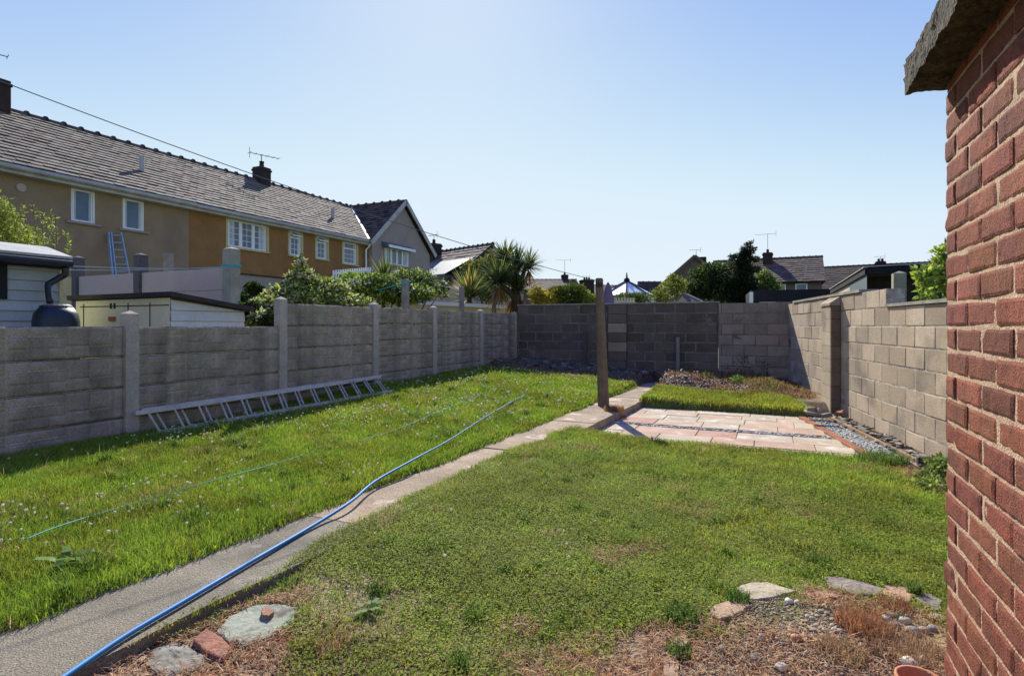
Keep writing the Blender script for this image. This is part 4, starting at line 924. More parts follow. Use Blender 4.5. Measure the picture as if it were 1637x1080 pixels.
for a, c, d, e in h2:
    b = MB()
    b.box((WX-.12, a-.07, d-.06), (WX+.012, a, e+.07)); b.box((WX-.12, c, d-.06), (WX+.012, c+.10, e+.07)); b.box((WX-.12, a, e), (WX+.012, c, e+.07)); b.box((WX-.12, a, d-.06), (WX+.012, c, d-.002)); b.build('window_surround', M['yellow_trim'], hB)
window_x(WX-.0, *h2[0], hB, cols=3, bars=(1, 3), sill=.11, label='wide three light window with glazing bars')
window_x(WX-.0, *h2[1], hB, top=.24, bars=(1, 2), sill=.1, open_top=True, label='narrow window with its top light propped open')
window_x(WX-.0, *h2[2], hB, top=.24, bars=(1, 2), sill=.1, open_top=True, label='narrow window with its top light slightly open')
window_x(WX-.0, *h2[3], hB, top=.26, bars=(2, 2), sill=.1, label='square window with glazing bars next to the downpipe')
chimney(hB, -19.35, -18.85, 16.9, 17.42, 6.5, 7.72)
aerial(hB, (-19.1, 17.15, 7.75), .5, (.35, 1, .0), 1.2, nel=6, el=.28)
vent(hB, PX(532, 358, -17.25), .45)
p = PX(542, 326, -20.2); chimney(hB, -20.6, -19.8, p[1]-.45, p[1]+.45, 6.6, 7.38, pot=False, m='bitumen')
b = MB(); b.tube([(EX+.02, 20.25, EZ-.1), (EX-.05, 20.25, EZ-.25), (WX+.10, 20.22, EZ-.4), (WX+.10, 20.22, .0)], .042, 8); b.build('downpipe', M['white'], hB)
b = MB(); pv = [(EX+.02, 20.14, EZ+.06), (RX+.15, GYm-.1, RZ)]; b.bar(pv[0], pv[1], .09, .03, tint=(1, 1, 1)); b.build('valley_strip', M['grey_gutter'], hB)
# gabled end house
hC = thing('gabled_house', 'grey rendered gable fronted house with white bargeboards at the right end of the terrace', 'house', (GX, GYm, -.3))
sillm = M['render_pink']
wq = (PX(614, 400, GX)[1], PX(651, 400, GX)[1], PX(632, 424, GX)[2], 4.78)
wall_x(GX, GY0, GY1, -.3, GZ0, [wq], M['render_pink'], hC)
b = MB(); b.add([(GX, GY0, GZ0), (GX, GY1, GZ0), (GX, GYm, GZr-.16), (GX-.3, GY0, GZ0), (GX-.3, GY1, GZ0), (GX-.3, GYm, GZr-.16)], [(0, 1, 2), (3, 5, 4)]); b.build('gable_wall', M['render_pink'], hC)
window_x(GX+.10, wq[0]+.002, wq[1]-.002, wq[2]+.002, wq[3]-.002, hC, cols=4, bars=(0, 0), sill=.05, label='white four light window under a slate hood')
b = MB(); hz = wq[3]; b.add([(GX+.003, wq[0]-.2, hz+.03), (GX+.36, wq[0]-.12, hz+.0), (GX+.36, wq[1]+.12, hz), (GX+.003, wq[1]+.2, hz+.03), (GX+.003, wq[0]-.2, hz+.26), (GX+.36, wq[0]-.12, hz+.09), (GX+.36, wq[1]+.12, hz+.09), (GX+.003, wq[1]+.2, hz+.26)], [(0,3,2,1),(4,5,6,7),(0,1,5,4),(1,2,6,5),(2,3,7,6),(3,0,4,7)]); hd = b.build('window_hood', M['slate_blue'], hC)
b = MB(); b.box((GX+.36, wq[0]-.14, hz-.02), (GX+.40, wq[1]+.14, hz+.10)); b.build('fascia', M['white'], hd)
for sgn, ye in ((-1, 20.12), (1, 25.42)):
    O = np.array((GX+.18, ye, GZ0-.02)); V = np.array((0, GYm-ye, GZr-GZ0+.02)); Lv = np.linalg.norm(V); b = MB()
    sk_ = (lambda u, v: (GX+.18-u) < (EX + (RX-EX)*((GZ0+(GZr-GZ0)*v/Lv)-EZ)/(RZ-EZ)) - .02) if sgn < 0 else None
    tiles(b, O, (-1, 0, 0), V, 5.5 if sgn < 0 else 4.5, Lv, .28, .19, sk_, tone=(.5, 1.5), jit=.014); b.build('roof', M['tiles_brown'], hC)
    b = MB(); c = O+V; b.add([O, O+np.array((-5, 0, 0)), c+np.array((-5, 0, 0)), c] if sgn > 0 else [O, (-16.2, ye, GZ0), (RX, GYm, GZr), c], [(0, 1, 2, 3)]); b.build('roof_deck', M['bitumen'], hC)
    b = MB(); b.bar(O+np.array((.02, 0, -.03)), c+np.array((.02, 0, -.03)), .04, .20, up=(0, 0, 1)); b.build('bargeboard', M['grey_gutter'], hC)
ridge_tiles('ridge', (GX+.2, GYm, GZr+.03), (RX, GYm, GZr+.03), M['ridge'], hC, r=.10)
b = MB(); b.box((GX-4, 25.0, -.3), (GX-.26, 25.08, GZ0)); b.build('side_wall', M['render_pink'], hC)

# blue ladder against the terrace
bl = thing('ladder', 'pale blue ladder leaning on the beige house wall beneath the right small window', 'ladder', (-15.9, 9.7, -.3))
M['blue_paint'] = mat('blue_metal', (.36, .46, .60), (.3, .4, .54), 5, .5, 0, 30, .08, metal=.2)
def line3(a, c, f): a = np.array(a); c = np.array(c); return a+(c-a)*f
for xs in ((173, 179), (177, 184), (193, 205)):
    t = PX(xs[0], 372, WX+.06); q = PX(xs[1], 433, WX+.42); q2 = line3(t, q, 2.6); b = MB(); b.bar(t, q2, .03, .07, up=(1, 0, 0)); b.build('stile', M['blue_paint'], bl)
for i in range(13):
    f = .07+i*.19; a = line3(PX(177, 372, WX+.06), PX(184, 433, WX+.42), f); c = line3(PX(193, 372, WX+.06), PX(205, 433, WX+.42), f); b = MB(); b.tube([a, c], .016, 6); b.build('rung', M['blue_paint'], bl)

# ---------------------------------------------------------------- neighbour's garden on the left
nf = thing('panel_fence', "neighbour's cross fence of smooth pink boards between tall square concrete posts", 'fence', (-9, 6, -.3))
for px, w_, mm, zt_ in ((370, .17, 'pale_post', 2.34), (225, .15, 'dark_post', 2.36), (125, .14, 'dark_post', 2.40)):
    x = PY(px, 400, 6.)[0]; o = post_mesh(zt_+.3, M[mm], w_, w_); adopt(o, nf, (x, 6., -.3))
xs_ = [PY(370, 400, 6.)[0], PY(225, 400, 6.)[0], PY(125, 400, 6.)[0], -13.2]
for i in range(3):
    for k, (za, zb) in enumerate(((1.735, 2.065), (1.2, 1.73), (.3, 1.195))):
        b = MB(); b.box((xs_[i+1]+.07, 5.97, za), (xs_[i]-.08, 6.03, zb), bev=.006); b.build('board', M['pink_board'] if i < 2 else M['yellow_trim'], nf)
# extra pale post behind
x = PY(236, 404, 6.)[0]; b = MB(); b.box((x-.06, 6.3, -.3), (x+.03, 6.42, 2.42)); tag(b.build('fence_post', M['grey_wood']), 'thin pale post standing right behind the middle post of the pink fence', 'post')
# wires strung across between the tall posts
for y0_, y1_, lab in ((428, 425.5, 'upper of two thin pale cords strung between the tall square post and left frame edge'), (419, 428, 'lower thin cord crossing in front of the grey shed gutter to the tall post')):
    a = np.array(PY(373, y1_, 5.88)); c = np.array(AT(-60, y0_-2 if y0_ > 420 else 414, 7.2)); pts = [a+(c-a)*i/20-np.array((0, 0, .05*4*(i/20)*(1-i/20))) for i in range(21)]
    b = MB(); b.tube(pts, .006, 5, (2.6, 2.8, 2.8)); tag(b.build('cord', M['wire']), lab, 'cord')
b = MB(); x0 = xs_[0]
for k in range(2): b.tube([(x0-.095, 5.905, 2.08+.02*k), (x0+.095, 5.905, 2.07+.02*k), (x0+.095, 6.095, 2.08+.02*k), (x0-.095, 6.095, 2.07+.02*k), (x0-.095, 5.905, 2.08+.02*k)], .010, 6)
tag(b.build('cord_loop', M['teal']), 'teal cord wound round the top of the tall pale post of the pink fence', 'cord')
# boarded shed at the left edge
SX = -8.0
shed = thing('garden_shed', 'blue grey weatherboard shed with a pale felt roof and dark gutter at the left edge', 'shed', (-8.6, 3, -.3))
yR = PX(98, 470, SX)[1]; b = MB(); b.box((-9.3, 1.0, -.3), (SX-.02, yR, 1.98)); b.build('carcass', M['boards'], shed)
b = MB(); z = -.3; i = 0
while z < 1.95:
    t = random.uniform(.93, 1.05); b.add([(SX+.014, 1.0, z), (SX+.014, yR-.03, z), (SX-.008, yR-.03, z+.117), (SX-.008, 1.0, z+.117), (SX-.02, 1.0, z), (SX-.02, yR-.03, z), (SX-.02, yR-.03, z+.117), (SX-.02, 1.0, z+.117)], [(0, 1, 2, 3), (0, 4, 5, 1), (1, 5, 6, 2)], (t, t, t)); z += .12
b.build('weatherboards', M['boards'], shed)
b = MB(); b.box((SX-.02, yR-.03, -.3), (SX+.02, yR+.01, 1.96)); b.build('corner_trim', M['yellow_trim'], shed)
q = PX(9, 415, SX)[1]; b = MB(); z0w, z1w = PX(5, 478, SX)[2], 1.93; b.box((SX+.005, q-.12, z0w), (SX+.04, q, z1w)); b.box((SX+.005, q-1.0, z0w), (SX+.04, q-.12, z0w+.07)); b.box((SX+.006, q-1.0, z0w+.07), (SX+.012, q-.12, z1w)); b.build('window', M['dark_fascia'], shed)
ye = PX(115, 417, SX+.15)[1]; ry = PX(75, 398, -8.75)
b = MB(); e0, e1 = (SX+.17, 1.0, 2.02), (SX+.17, ye, 2.02); r0, r1 = (-8.65, 1.0, 2.29), (-8.65, ye-.0, 2.29); k0, k1 = (-9.5, 1.0, 1.95), (-9.5, ye, 1.95)
up = lambda p, d=.03: (p[0], p[1], p[2]+d)
r1 = (-8.65, PX(75, 398, -8.65)[1], PX(75, 398, -8.65)[2]); r0 = (-8.65, 1.0, r1[2])
b.add([e0, e1, r1, r0, k0, k1, up(e0), up(e1), up(r1), up(r0), up(k0), up(k1)], [(6, 7, 8, 9), (9, 8, 11, 10), (0, 1, 7, 6), (1, 5, 11, 7), (7, 11, 8), (0, 3, 4)]); b.build('roof', M['felt'], shed)
b = MB(); b.box((SX+.02, 1.0, 1.90), (SX+.16, ye-.03, 2.015)); b.build('fascia', M['dark_fascia'], shed)
b = MB(); b.tube([(SX+.20, 1.0, 1.97), (SX+.20, ye-.03, 1.955)], .045, 8); b.build('gutter', M['black'], shed)
b = MB(); yd = PX(107, 430, SX+.2)[1]
A3 = lambda x, y, X: np.array(PX(x, y, X))
b.tube(smooth_path([A3(104, 428, SX+.2), A3(104, 438, SX+.19), A3(97, 443, SX+.16), A3(83, 451, SX+.14), A3(77, 457, SX+.14), A3(80, 484, SX+.22)], 4), .036, 10); b.build('downpipe', M['black'], shed, smooth=True)
wb = thing('water_butt', 'dark blue green water butt with a domed lid under the shed downpipe', 'water butt', (-7.55, 3.9, -.3))
c = PX(90, 500, -7.55); b = MB(); rr_ = .185*1.02; n = 20; prof = [(rr_*.9, -.3), (rr_*1.05, .5), (rr_*1.08, 1.1), (rr_*1.08, 1.30), (rr_*.98, 1.38), (rr_*.78, 1.44), (rr_*.74, 1.46)]
prof = [(.19, -.3), (.215, .4), (.225, .9), (.225, 1.24), (.21, 1.34), (.16, 1.415)]
vs = [(c[0]+r*cos(2*pi*k/n), c[1]+r*sin(2*pi*k/n), z) for r, z in prof for k in range(n)]; fs = [(i*n+k, i*n+(k+1) % n, (i+1)*n+(k+1) % n, (i+1)*n+k) for i in range(len(prof)-1) for k in range(n)]; fs.append(tuple((len(prof)-1)*n+k for k in range(n)))
b.add(vs, fs); M['butt'] = mat('butt_plastic', (.010, .022, .03), (.008, .019, .026), 4, .5, 0, 30, .1, spec=.5); b.build('tank', M['butt'], wb, smooth=True)
b = MB(); b.tube([(c[0], c[1], 1.405), (c[0], c[1], 1.432), (c[0], c[1], 1.45)], [.16, .155, .12], 20); b.build('lid', M['butt'], wb)
# low cream store
ls = thing('low_store', 'low cream and white painted wooden store with a bitumen roof behind the fence', 'shed', (-7.5, 5, -.3))
X0, X1, Y0, Y1 = -8.5, PY(272, 480, 4.56)[0], 4.56, 5.62
b = MB(); b.add([(X0, Y0, -.3), (X1, Y0, -.3), (X1, Y1, -.3), (X0, Y1, -.3), (X0, Y0, 1.53), (X1, Y0, 1.54), (X1, Y1, 1.40), (X0, Y1, 1.39)], [(4,5,6,7),(0,1,5,4),(2,3,7,6),(3,0,4,7)]); b.build('door_wall', M['cream'], ls)
b = MB()
for i in range(14):
    z0 = -.3+i*.13; z1 = min(z0+.127, 1.54); f = lambda Y: 1.535-.14*(Y-Y0)/(Y1-Y0)
    if z0 > 1.4: b.add([(X1+.004, Y0, z0), (X1+.004, Y0+.5*(Y1-Y0), z0), (X1+.004, Y0+.03, f(Y0))], [(0, 1, 2)]); continue
    b.add([(X1+.02, Y0, z0), (X1+.02, Y1, z0), (X1+.004, Y1, min(z1, f(Y1))), (X1+.004, Y0, z1)], [(0, 1, 2, 3)], (random.uniform(.9, 1.05),)*3)
b.build('side_boards', M['white_board'], ls)
b = MB()
for xx in (PY(134, 500, Y0)[0], PY(205, 500, Y0)[0], PY(240, 500, Y0)[0]): b.box((xx-.006, Y0-.006, .2), (xx+.006, Y0+.002, 1.49))
b.box((X0+.1, Y0-.006, 1.445), (X1-.02, Y0+.002, 1.457)); b.build('door_gap', M['bitumen'], ls)
b = MB(); xx = PY(180, 508, Y0)[0]; b.box((xx-.06, Y0-.02, PY(180, 513, Y0)[2]), (xx+.06, Y0-.002, PY(180, 506, Y0)[2])); b.build('latch', M['edging'], ls)
b = MB()
for px in (178, 184): xx = PY(px, 490, Y0)[0]; b.box((xx-.01, Y0-.015, 1.42), (xx+.01, Y0-.002, 1.49))
b.build('hinge', M['bitumen'], ls)
b = MB(); b.add([(X0-.1, Y0-.06, 1.545), (X1+.10, Y0-.06, 1.555), (X1+.10, Y1+.1, 1.40), (X0-.1, Y1+.1, 1.39), (X0-.1, Y0-.06, 1.60), (X1+.10, Y0-.06, 1.61), (X1+.10, Y1+.1, 1.455), (X0-.1, Y1+.1, 1.445)], [(0,3,2,1),(4,5,6,7),(0,1,5,4),(1,2,6,5),(2,3,7,6),(3,0,4,7)]); b.build('roof', M['bitumen'], ls)
# timber posts behind the far fence panels
for px, top_, w_, lab in ((648, 446, .12, 'thick timber post with a teal cord tied to it behind the concrete fence'), (738, 458, .10, 'rough timber post in front of the orange tipped spiky plant'), (790, 456, .10, 'timber post standing just left of the palm trunk')):
    p = PX(px, top_, -6.75); b = MB(); b.box((p[0]-w_/2, p[1]-w_/2, -.3), (p[0]+w_/2, p[1]+w_/2, p[2]), bev=.012, jit=.004); tag(b.build('timber_post', M['grey_wood']), lab, 'post')
p = np.array(PX(648, 454, -6.75)); c = np.array(AT(575, 466, 13.2)); b = MB(); b.tube([p+np.array((-.065, -.065, 0)), (p+c)/2-np.array((0, 0, .03)), c], .011, 6)
b.tube([p+np.array((-.07, -.07, 0)), p+np.array((.07, -.07, 0)), p+np.array((.07, .07, 0))], .013, 6); tag(b.build('cord', M['teal']), 'teal cord stretched from the thick timber post into the shrubs', 'cord')
# long low garage with white fascia
gar = thing('garage', 'long low cream garage with white roof edge behind the far fence panels', 'garage', (-9, 15, -.3))
b = MB(); a = np.array(AT(560, 483, 15.0)); c = np.array(AT(668, 484, 15.6)); d = np.array(AT(850, 494, 16.4)); 
def vwall(b, a, c, z0, z1, tint=(1, 1, 1), th=.15):
    a = np.array(a[:2]); c = np.array(c[:2]); dd = (c-a)/np.linalg.norm(c-a); n_ = np.array((-dd[1], dd[0]))*th
    P = [a, c, c+n_, a+n_]; b.prism([tuple(p) for p in P], z0, z1, tint)
vwall(b, a, c, -.3, 1.86); vwall(b, c+np.array((.01, -.02, 0)), d, -.3, 1.74); b.build('wall', M['cream'], gar)
c2 = np.array(AT(664, 480, 15.4)); d2 = np.array(AT(812, 488, 16.1)); b = MB(); bk = np.array((-1.6, 2.2, .06))
b.add([c2, d2, d2+bk, c2+bk, c2-np.array((0, 0, .10)), d2-np.array((0, 0, .10))], [(0, 1, 2, 3), (4, 5, 1, 0)]); b.add([a+np.array((0, 0, .02)), c2, c2+bk, a+bk], [(0, 1, 2, 3)]); b.build('roof_edge', M['white'], gar)
# picket stair rail by the terrace
pk = thing('picket_rail', 'white picket railing with sloping boards near the foot of the ochre house', 'railing', (-14.5, 17, -.3))
a = np.array(PX(533, 432, -14.8)); c = np.array(PX(592, 427, -14.8))
for i in range(17):
    p = a+(c-a)*i/16; b = MB(); b.box((p[0]-.02, p[1]-.035, p[2]-.55), (p[0]+.02, p[1]+.035, p[2]), bev=.006); b.build('picket', M['white'], pk)
b = MB(); b.bar(a-np.array((-.03, 0, .12)), c-np.array((-.03, 0, .12)), .03, .06); b.bar(a-np.array((-.03, 0, .42)), c-np.array((-.03, 0, .42)), .03, .06); b.build('rail', M['white'], pk)
b = MB()
for k in range(3): b.bar(np.array(PX(538, 452+8*k, -14.5)), np.array(PX(568, 440+8*k, -14.5)), .04, .12)
b.build('sloping_board', M['white'], pk)

# ---------------------------------------------------------------- vegetation
def leafmesh(bl, n, L, W, cols, seed=0, cull=.42, csc=1.6, hang=0., outer=.55):
    r = np.random.default_rng(seed); bl = np.array(bl, float); vol = bl[:, 3]*bl[:, 4]*bl[:, 5]; vol = vol**.8
    k = r.choice(len(bl), n, p=vol/vol.sum()); d = r.normal(size=(n, 3)); d /= np.linalg.norm(d, axis=1)[:, None]
    rad = r.random(n)**(outer*.6+.05); P = bl[k, :3]+d*rad[:, None]*bl[k, 3:6]
    nz = fbm(P[:, 0]+P[:, 2]*.7, P[:, 1]+P[:, 2]*1.1, csc, seed+3, 3); keep = nz > cull*(.55+.6*r.random(n)); P = P[keep]; d = d[keep]; n = len(P); nz = nz[keep]
    a = r.normal(size=(n, 3))*.8+d*.5; a[:, 2] += .1-hang; a /= np.linalg.norm(a, axis=1)[:, None]
    q = r.normal(size=(n, 3)); s = np.cross(a, q); s /= np.linalg.norm(s, axis=1)[:, None]
    l = L*(.6+.8*r.random(n))[:, None]; w_ = W*(.6+.8*r.random(n))[:, None]
    V = np.stack([P, P+a*l*.45+s*w_/2, P+a*l, P+a*l*.45-s*w_/2], 1).reshape(-1, 3)
    FQ = np.arange(4*n).reshape(-1, 4); cols = np.array(cols, float); c = cols[r.integers(0, len(cols), n)]*(.6+.7*r.random(n))[:, None]*(.65+.7*fbm(P[:, 0]*1.3, P[:, 2]*1.3+P[:, 1], 2.2, seed+8))[:, None]
    return V, FQ, np.repeat(c, 4, 0)
def plant(name, label, cat, base, bl, n, L, W, cols, seed=0, trunk=.05, trunk_h=None, cull=.42, csc=1.6, hang=0., flowers=None, group=None, crown='foliage', stem='stem', limbs=6):
    t = thing(name, label, cat, base, group); V, FQ, C = leafmesh(bl, n, L, W, cols, seed, cull, csc, hang)
    np_obj(crown, V, FQ, C, M['leaf'], parent=t)
    rr = random.Random(seed); b = MB(); B0 = np.array(base, float); top = np.array(bl, float)[:, :3].mean(0)
    fork = B0+(top-B0)*.35; b.tube([B0, (B0+fork)/2+np.array((rr.uniform(-.05, .05), 0, 0)), fork], [trunk*1.2, trunk, trunk*.85], 8)
    for i in range(limbs):
        q = np.array(bl[i % len(bl)][:3])+np.array([rr.uniform(-.4, .4)*bl[i % len(bl)][3+k] for k in range(3)])
        mid = (fork+q)/2+np.array((rr.uniform(-.1, .1), rr.uniform(-.1, .1), .05)); b.tube([fork, mid, q], [trunk*.6, trunk*.35, trunk*.12], 6)
    b.build(stem, M['stem'], t)
    if flowers:
        m_, sz, col = flowers; r = np.random.default_rng(seed+50); bb = np.array(bl, float); k = r.integers(0, len(bb), m_); d = r.normal(size=(m_, 3)); d /= np.linalg.norm(d, axis=1)[:, None]; d[:, 2] = abs(d[:, 2])*.8
        P = bb[k, :3]+d*bb[k, 3:6]*(.8+.25*r.random(m_))[:, None]; s = sz*(.6+.8*r.random(m_)); v = blobs(P[:, 0], P[:, 1], P[:, 2], np.c_[s, s, s*.6], np.array(col)*(.7+.3*r.random(m_))[:, None], rough=.5)
        np_obj('blossom', v[0], v[1], v[2], M['pebble'], parent=t)
    return t
def pxblobs(L_): return [(*AT(x, y, t), rx*t/F, ry*t/F if False else rx*t/F*.9, ry*t/F) for x, y, t, rx, ry in L_]
GRN = [(.10, .17, .03), (.06, .11, .025), (.15, .21, .04)]; YG = [(.48, .50, .08), (.34, .40, .07), (.20, .28, .05)]; DK = [(.018, .035, .014), (.03, .05, .018), (.045, .06, .02)]
p = AT(470, 560, 9.6)
plant('flowering_shrub', 'large shrub with cream edged leaves spilling over the concrete fence before the ochre house', 'shrub', (p[0], p[1], -.3), pxblobs([(470, 488, 9.6, 55, 34), (430, 495, 9.0, 34, 22), (415, 512, 8.4, 20, 18), (520, 482, 10, 50, 34), (570, 492, 10.6, 34, 20), (484, 448, 9.8, 30, 18), (480, 424, 9.8, 9, 16), (528, 462, 10.2, 24, 16), (445, 470, 9.5, 22, 16)]), 15000, .075, .042, [(.22, .30, .05), (.38, .44, .08), (.6, .58, .28), (.07, .11, .025)], 11, .05, cull=.45, csc=2.2, flowers=(260, .024, (.66, .62, .46)))
b = MB()
for i in range(9):
    q = AT(480+random.uniform(-9, 9), 428+random.uniform(-10, 12), 9.8)
p = AT(403, 520, 9.)
plant('dark_shrub', 'dark leafy shrub in shade between the low store and the fence post', 'shrub', (p[0], p[1], -.3), pxblobs([(400, 505, 8.6, 26, 22), (385, 480, 9.8, 14, 12), (405, 462, 10.2, 14, 10), (430, 512, 8.2, 14, 14)]), 4200, .07, .04, [(.03, .05, .018), (.05, .08, .02)], 12, .03, cull=.42, csc=2.5)
p = AT(620, 540, 13.)
plant('white_rose_bush', 'white flowering rose bush below the gabled house window', 'shrub', (p[0], p[1], -.3), pxblobs([(600, 462, 13, 44, 26), (640, 458, 13.4, 34, 30), (668, 452, 13.8, 26, 22), (575, 458, 12.6, 26, 16), (690, 456, 14, 12, 22), (708, 462, 14.4, 12, 16), (655, 470, 13, 44, 14)]), 12000, .085, .045, [(.28, .36, .06), (.38, .44, .08), (.09, .14, .03), (.05, .09, .02)], 13, .05, cull=.46, csc=1.9, flowers=(230, .035, (.8, .78, .7)))
p = AT(565, 540, 14.)
plant('bright_shrub', 'bright light green shrub beside the white picket rail', 'shrub', (p[0], p[1], -.3), pxblobs([(560, 450, 14, 20, 14), (580, 447, 14, 18, 10)]), 1800, .09, .05, [(.34, .46, .07), (.24, .36, .06)], 14, .03)
p = AT(20, 560, 11.)
plant('willow_bush', 'yellow green willowy bush with long wispy shoots behind the left shed', 'bush', (p[0], p[1], -.3), pxblobs([(0, 370, 11, 28, 50), (25, 385, 11, 30, 36), (-30, 350, 11, 30, 60), (52, 392, 11, 22, 22), (-40, 400, 11, 40, 60), (8, 345, 11, 16, 30)]), 8000, .09, .022, YG, 15, .04, cull=.44, csc=2.)
def shoots(parent, L_, cols, seed=3):
    r = np.random.default_rng(seed); Vv = []; Ff = []; Cc = []; o_ = 0; b = MB()
    for (x0, y0, x1, y1, t) in L_:
        A = np.array(AT(x0, y0, t)); B2 = np.array(AT(x1, y1, t)); pts = [A+(B2-A)*f+np.array((0, 0, .12*f*(1-f)*4))*np.array((1, 1, 1)) for f in np.linspace(0, 1, 8)]
        b.tube(pts, .006, 4)
        for i in range(46):
            f = r.random(); p_ = A+(B2-A)*f+np.array((0, 0, .12*f*(1-f)*4)); d = r.normal(size=3); d[2] = abs(d[2])*.6+.3; d /= np.linalg.norm(d); s = np.cross(d, r.normal(size=3)); s /= np.linalg.norm(s); l = .09*(.6+.6*r.random()); w_ = .022
            Vv += [p_, p_+d*l*.4+s*w_/2, p_+d*l, p_+d*l*.4-s*w_/2]; Ff.append([o_, o_+1, o_+2, o_+3]); o_ += 4; Cc += [np.array(cols[r.integers(len(cols))])*(.7+.6*r.random())]*4
    np_obj('shoot_leaves', np.array(Vv), np.array(Ff), np.array(Cc), M['leaf'], parent=parent); b.build('shoot', M['stem'], parent)
wl = bpy.data.objects['willow_bush']
shoots(wl, [(5, 400, -4, 300, 11), (30, 402, 15, 322, 11), (50, 405, 34, 328, 11), (60, 408, 52, 328, 11), (44, 402, 22, 345, 11), (70, 408, 66, 340, 11), (14, 395, 3, 328, 11), (88, 420, 80, 338, 11), (84, 418, 68, 342, 11), (92, 430, 88, 345, 11), (114, 430, 104, 372, 11), (111, 430, 110, 378, 11), (-5, 400, 8, 340, 11), (20, 400, 30, 345, 11)], YG)
# rosette plants
def rosette(C, n, L, W, cols, seed, up=.1, droop=.5, dead=0, seg=5):
    r = np.random.default_rng(seed); V = []; T = []; CC = []; o_ = 0
    for i in range(n+dead):
        isd = i >= n; az = r.random()*2*pi; el = (-1.25+.5*r.random()) if isd else math.asin(min(1, max(-1, up+(1-up)*r.random()**.8*1.0)))-.25*r.random()
        l = L*(.75+.4*r.random()); d = np.array((cos(az)*cos(el), sin(az)*cos(el), sin(el))); s = np.cross(d, (0, 0, 1)); s /= np.linalg.norm(s)+1e-6
        pts = []; p_ = np.array(C, float)+np.array((0, 0, -.12*r.random() if not isd else -.15)); dd = d.copy()
        col = np.array((.34, .21, .07) if isd else cols[r.integers(len(cols))])*(.6+.7*r.random())
        for k in range(seg+1):
            f = k/seg; w_ = W*(1-f)**.6*(.6+.4*min(1, f*4))+.001; V += [p_-s*w_/2, p_+s*w_/2]; CC += [col, col]
            dd = dd+np.array((0, 0, -droop*.16*f)); dd /= np.linalg.norm(dd); p_ = p_+dd*l/seg
        for k in range(seg): a = o_+2*k; T.append([a, a+1, a+3, a+2])
        o_ += 2*(seg+1)
    return np.array(V), np.array(T), np.array(CC)
def cordyline(label, base, heads, trunks, cols, name='palm_tree'):
    t = thing(name, label, 'palm', base)
    for i, (x, y, tt, n, L, W, dead, up, droop) in enumerate(heads):
        V, FQ, C = rosette(AT(x, y, tt), n, L, W, cols, 70+i, up, droop, dead); np_obj('leaf_head', V, FQ, C, M['leaf'], parent=t)
    b = MB()
    for P_, rs in trunks: b.tube(smooth_path(P_, 4), list(np.interp(np.linspace(0, 1, (len(P_)-1)*4+1), np.linspace(0, 1, len(rs)), rs)), 10)
    b.build('trunk', M['stem'], t); return t
tb = AT(826, 560, 15.2); G1 = [(.08, .13, .035), (.14, .19, .05), (.05, .08, .025), (.24, .26, .06)]
cordyline('tall palm with several heads of sword leaves behind the far left garden corner', (tb[0], tb[1], -.3),
    [(826, 426, 15.6, 300, .72, .042, 20, -.1, 1.2), (798, 448, 14.9, 300, .80, .042, 40, -.15, 1.0), (845, 424, 16.2, 220, .6, .042, 16, -.1, 1.1), (808, 412, 15.9, 130, .62, .055, 0, .1, .5), (826, 462, 15.2, 120, .75, .055, 90, -.2, 1.2)],
    [([(tb[0], tb[1], -.3), AT(826, 490, 15.2), AT(824, 462, 15.2), AT(826, 428, 15.6)], [.16, .14, .10, .06]), ([AT(825, 480, 15.2), AT(812, 465, 15.), AT(797, 454, 14.9)], [.09, .07, .05]), ([AT(825, 470, 15.2), AT(836, 440, 15.8), AT(842, 420, 16.2)], [.08, .06, .05])], G1)
V, FQ, C = rosette(AT(836, 480, 14.7), 10, .5, .04, [(.30, .18, .06), (.2, .13, .05)], 99, -.6, 1.2, 90)
np_obj('dead_leaf_skirt', V, FQ, C, M['leaf'], parent=bpy.data.objects['palm_tree'])
tb = AT(750, 540, 17.5)
cordyline('single spiky rosette with orange green leaf tips behind the white garage roof edge', (tb[0], tb[1], -.3), [(751, 470, 17.5, 240, .95, .075, 8, -.1, .45)], [([(tb[0], tb[1], -.3), AT(750, 490, 17.5), AT(751, 470, 17.5)], [.09, .08, .06])], [(.34, .32, .08), (.2, .26, .07), (.42, .30, .07), (.12, .17, .045)])
tb = AT(614, 500, 14.5)
cordyline('small spiky green palm rising out of the white flowering shrubs by the gabled house', (tb[0], tb[1], -.3), [(613, 446, 14.5, 150, .65, .05, 0, .15, .25)], [([(tb[0], tb[1], -.3), AT(613, 446, 14.5)], [.07, .05])], [(.17, .22, .07), (.12, .17, .05), (.25, .25, .08)])
p = AT(790, 540, 19.)
plant('garden_tree', 'rounded green tree between the dormer house and the palm', 'tree', (p[0], p[1], -.3), pxblobs([(775, 440, 19, 26, 26), (795, 418, 19.5, 22, 20), (755, 432, 19, 18, 16), (790, 465, 19, 30, 18)]), 6500, .12, .06, [(.14, .19, .04), (.24, .28, .06), (.17, .15, .04)], 21, .08, crown='crown', stem='trunk')
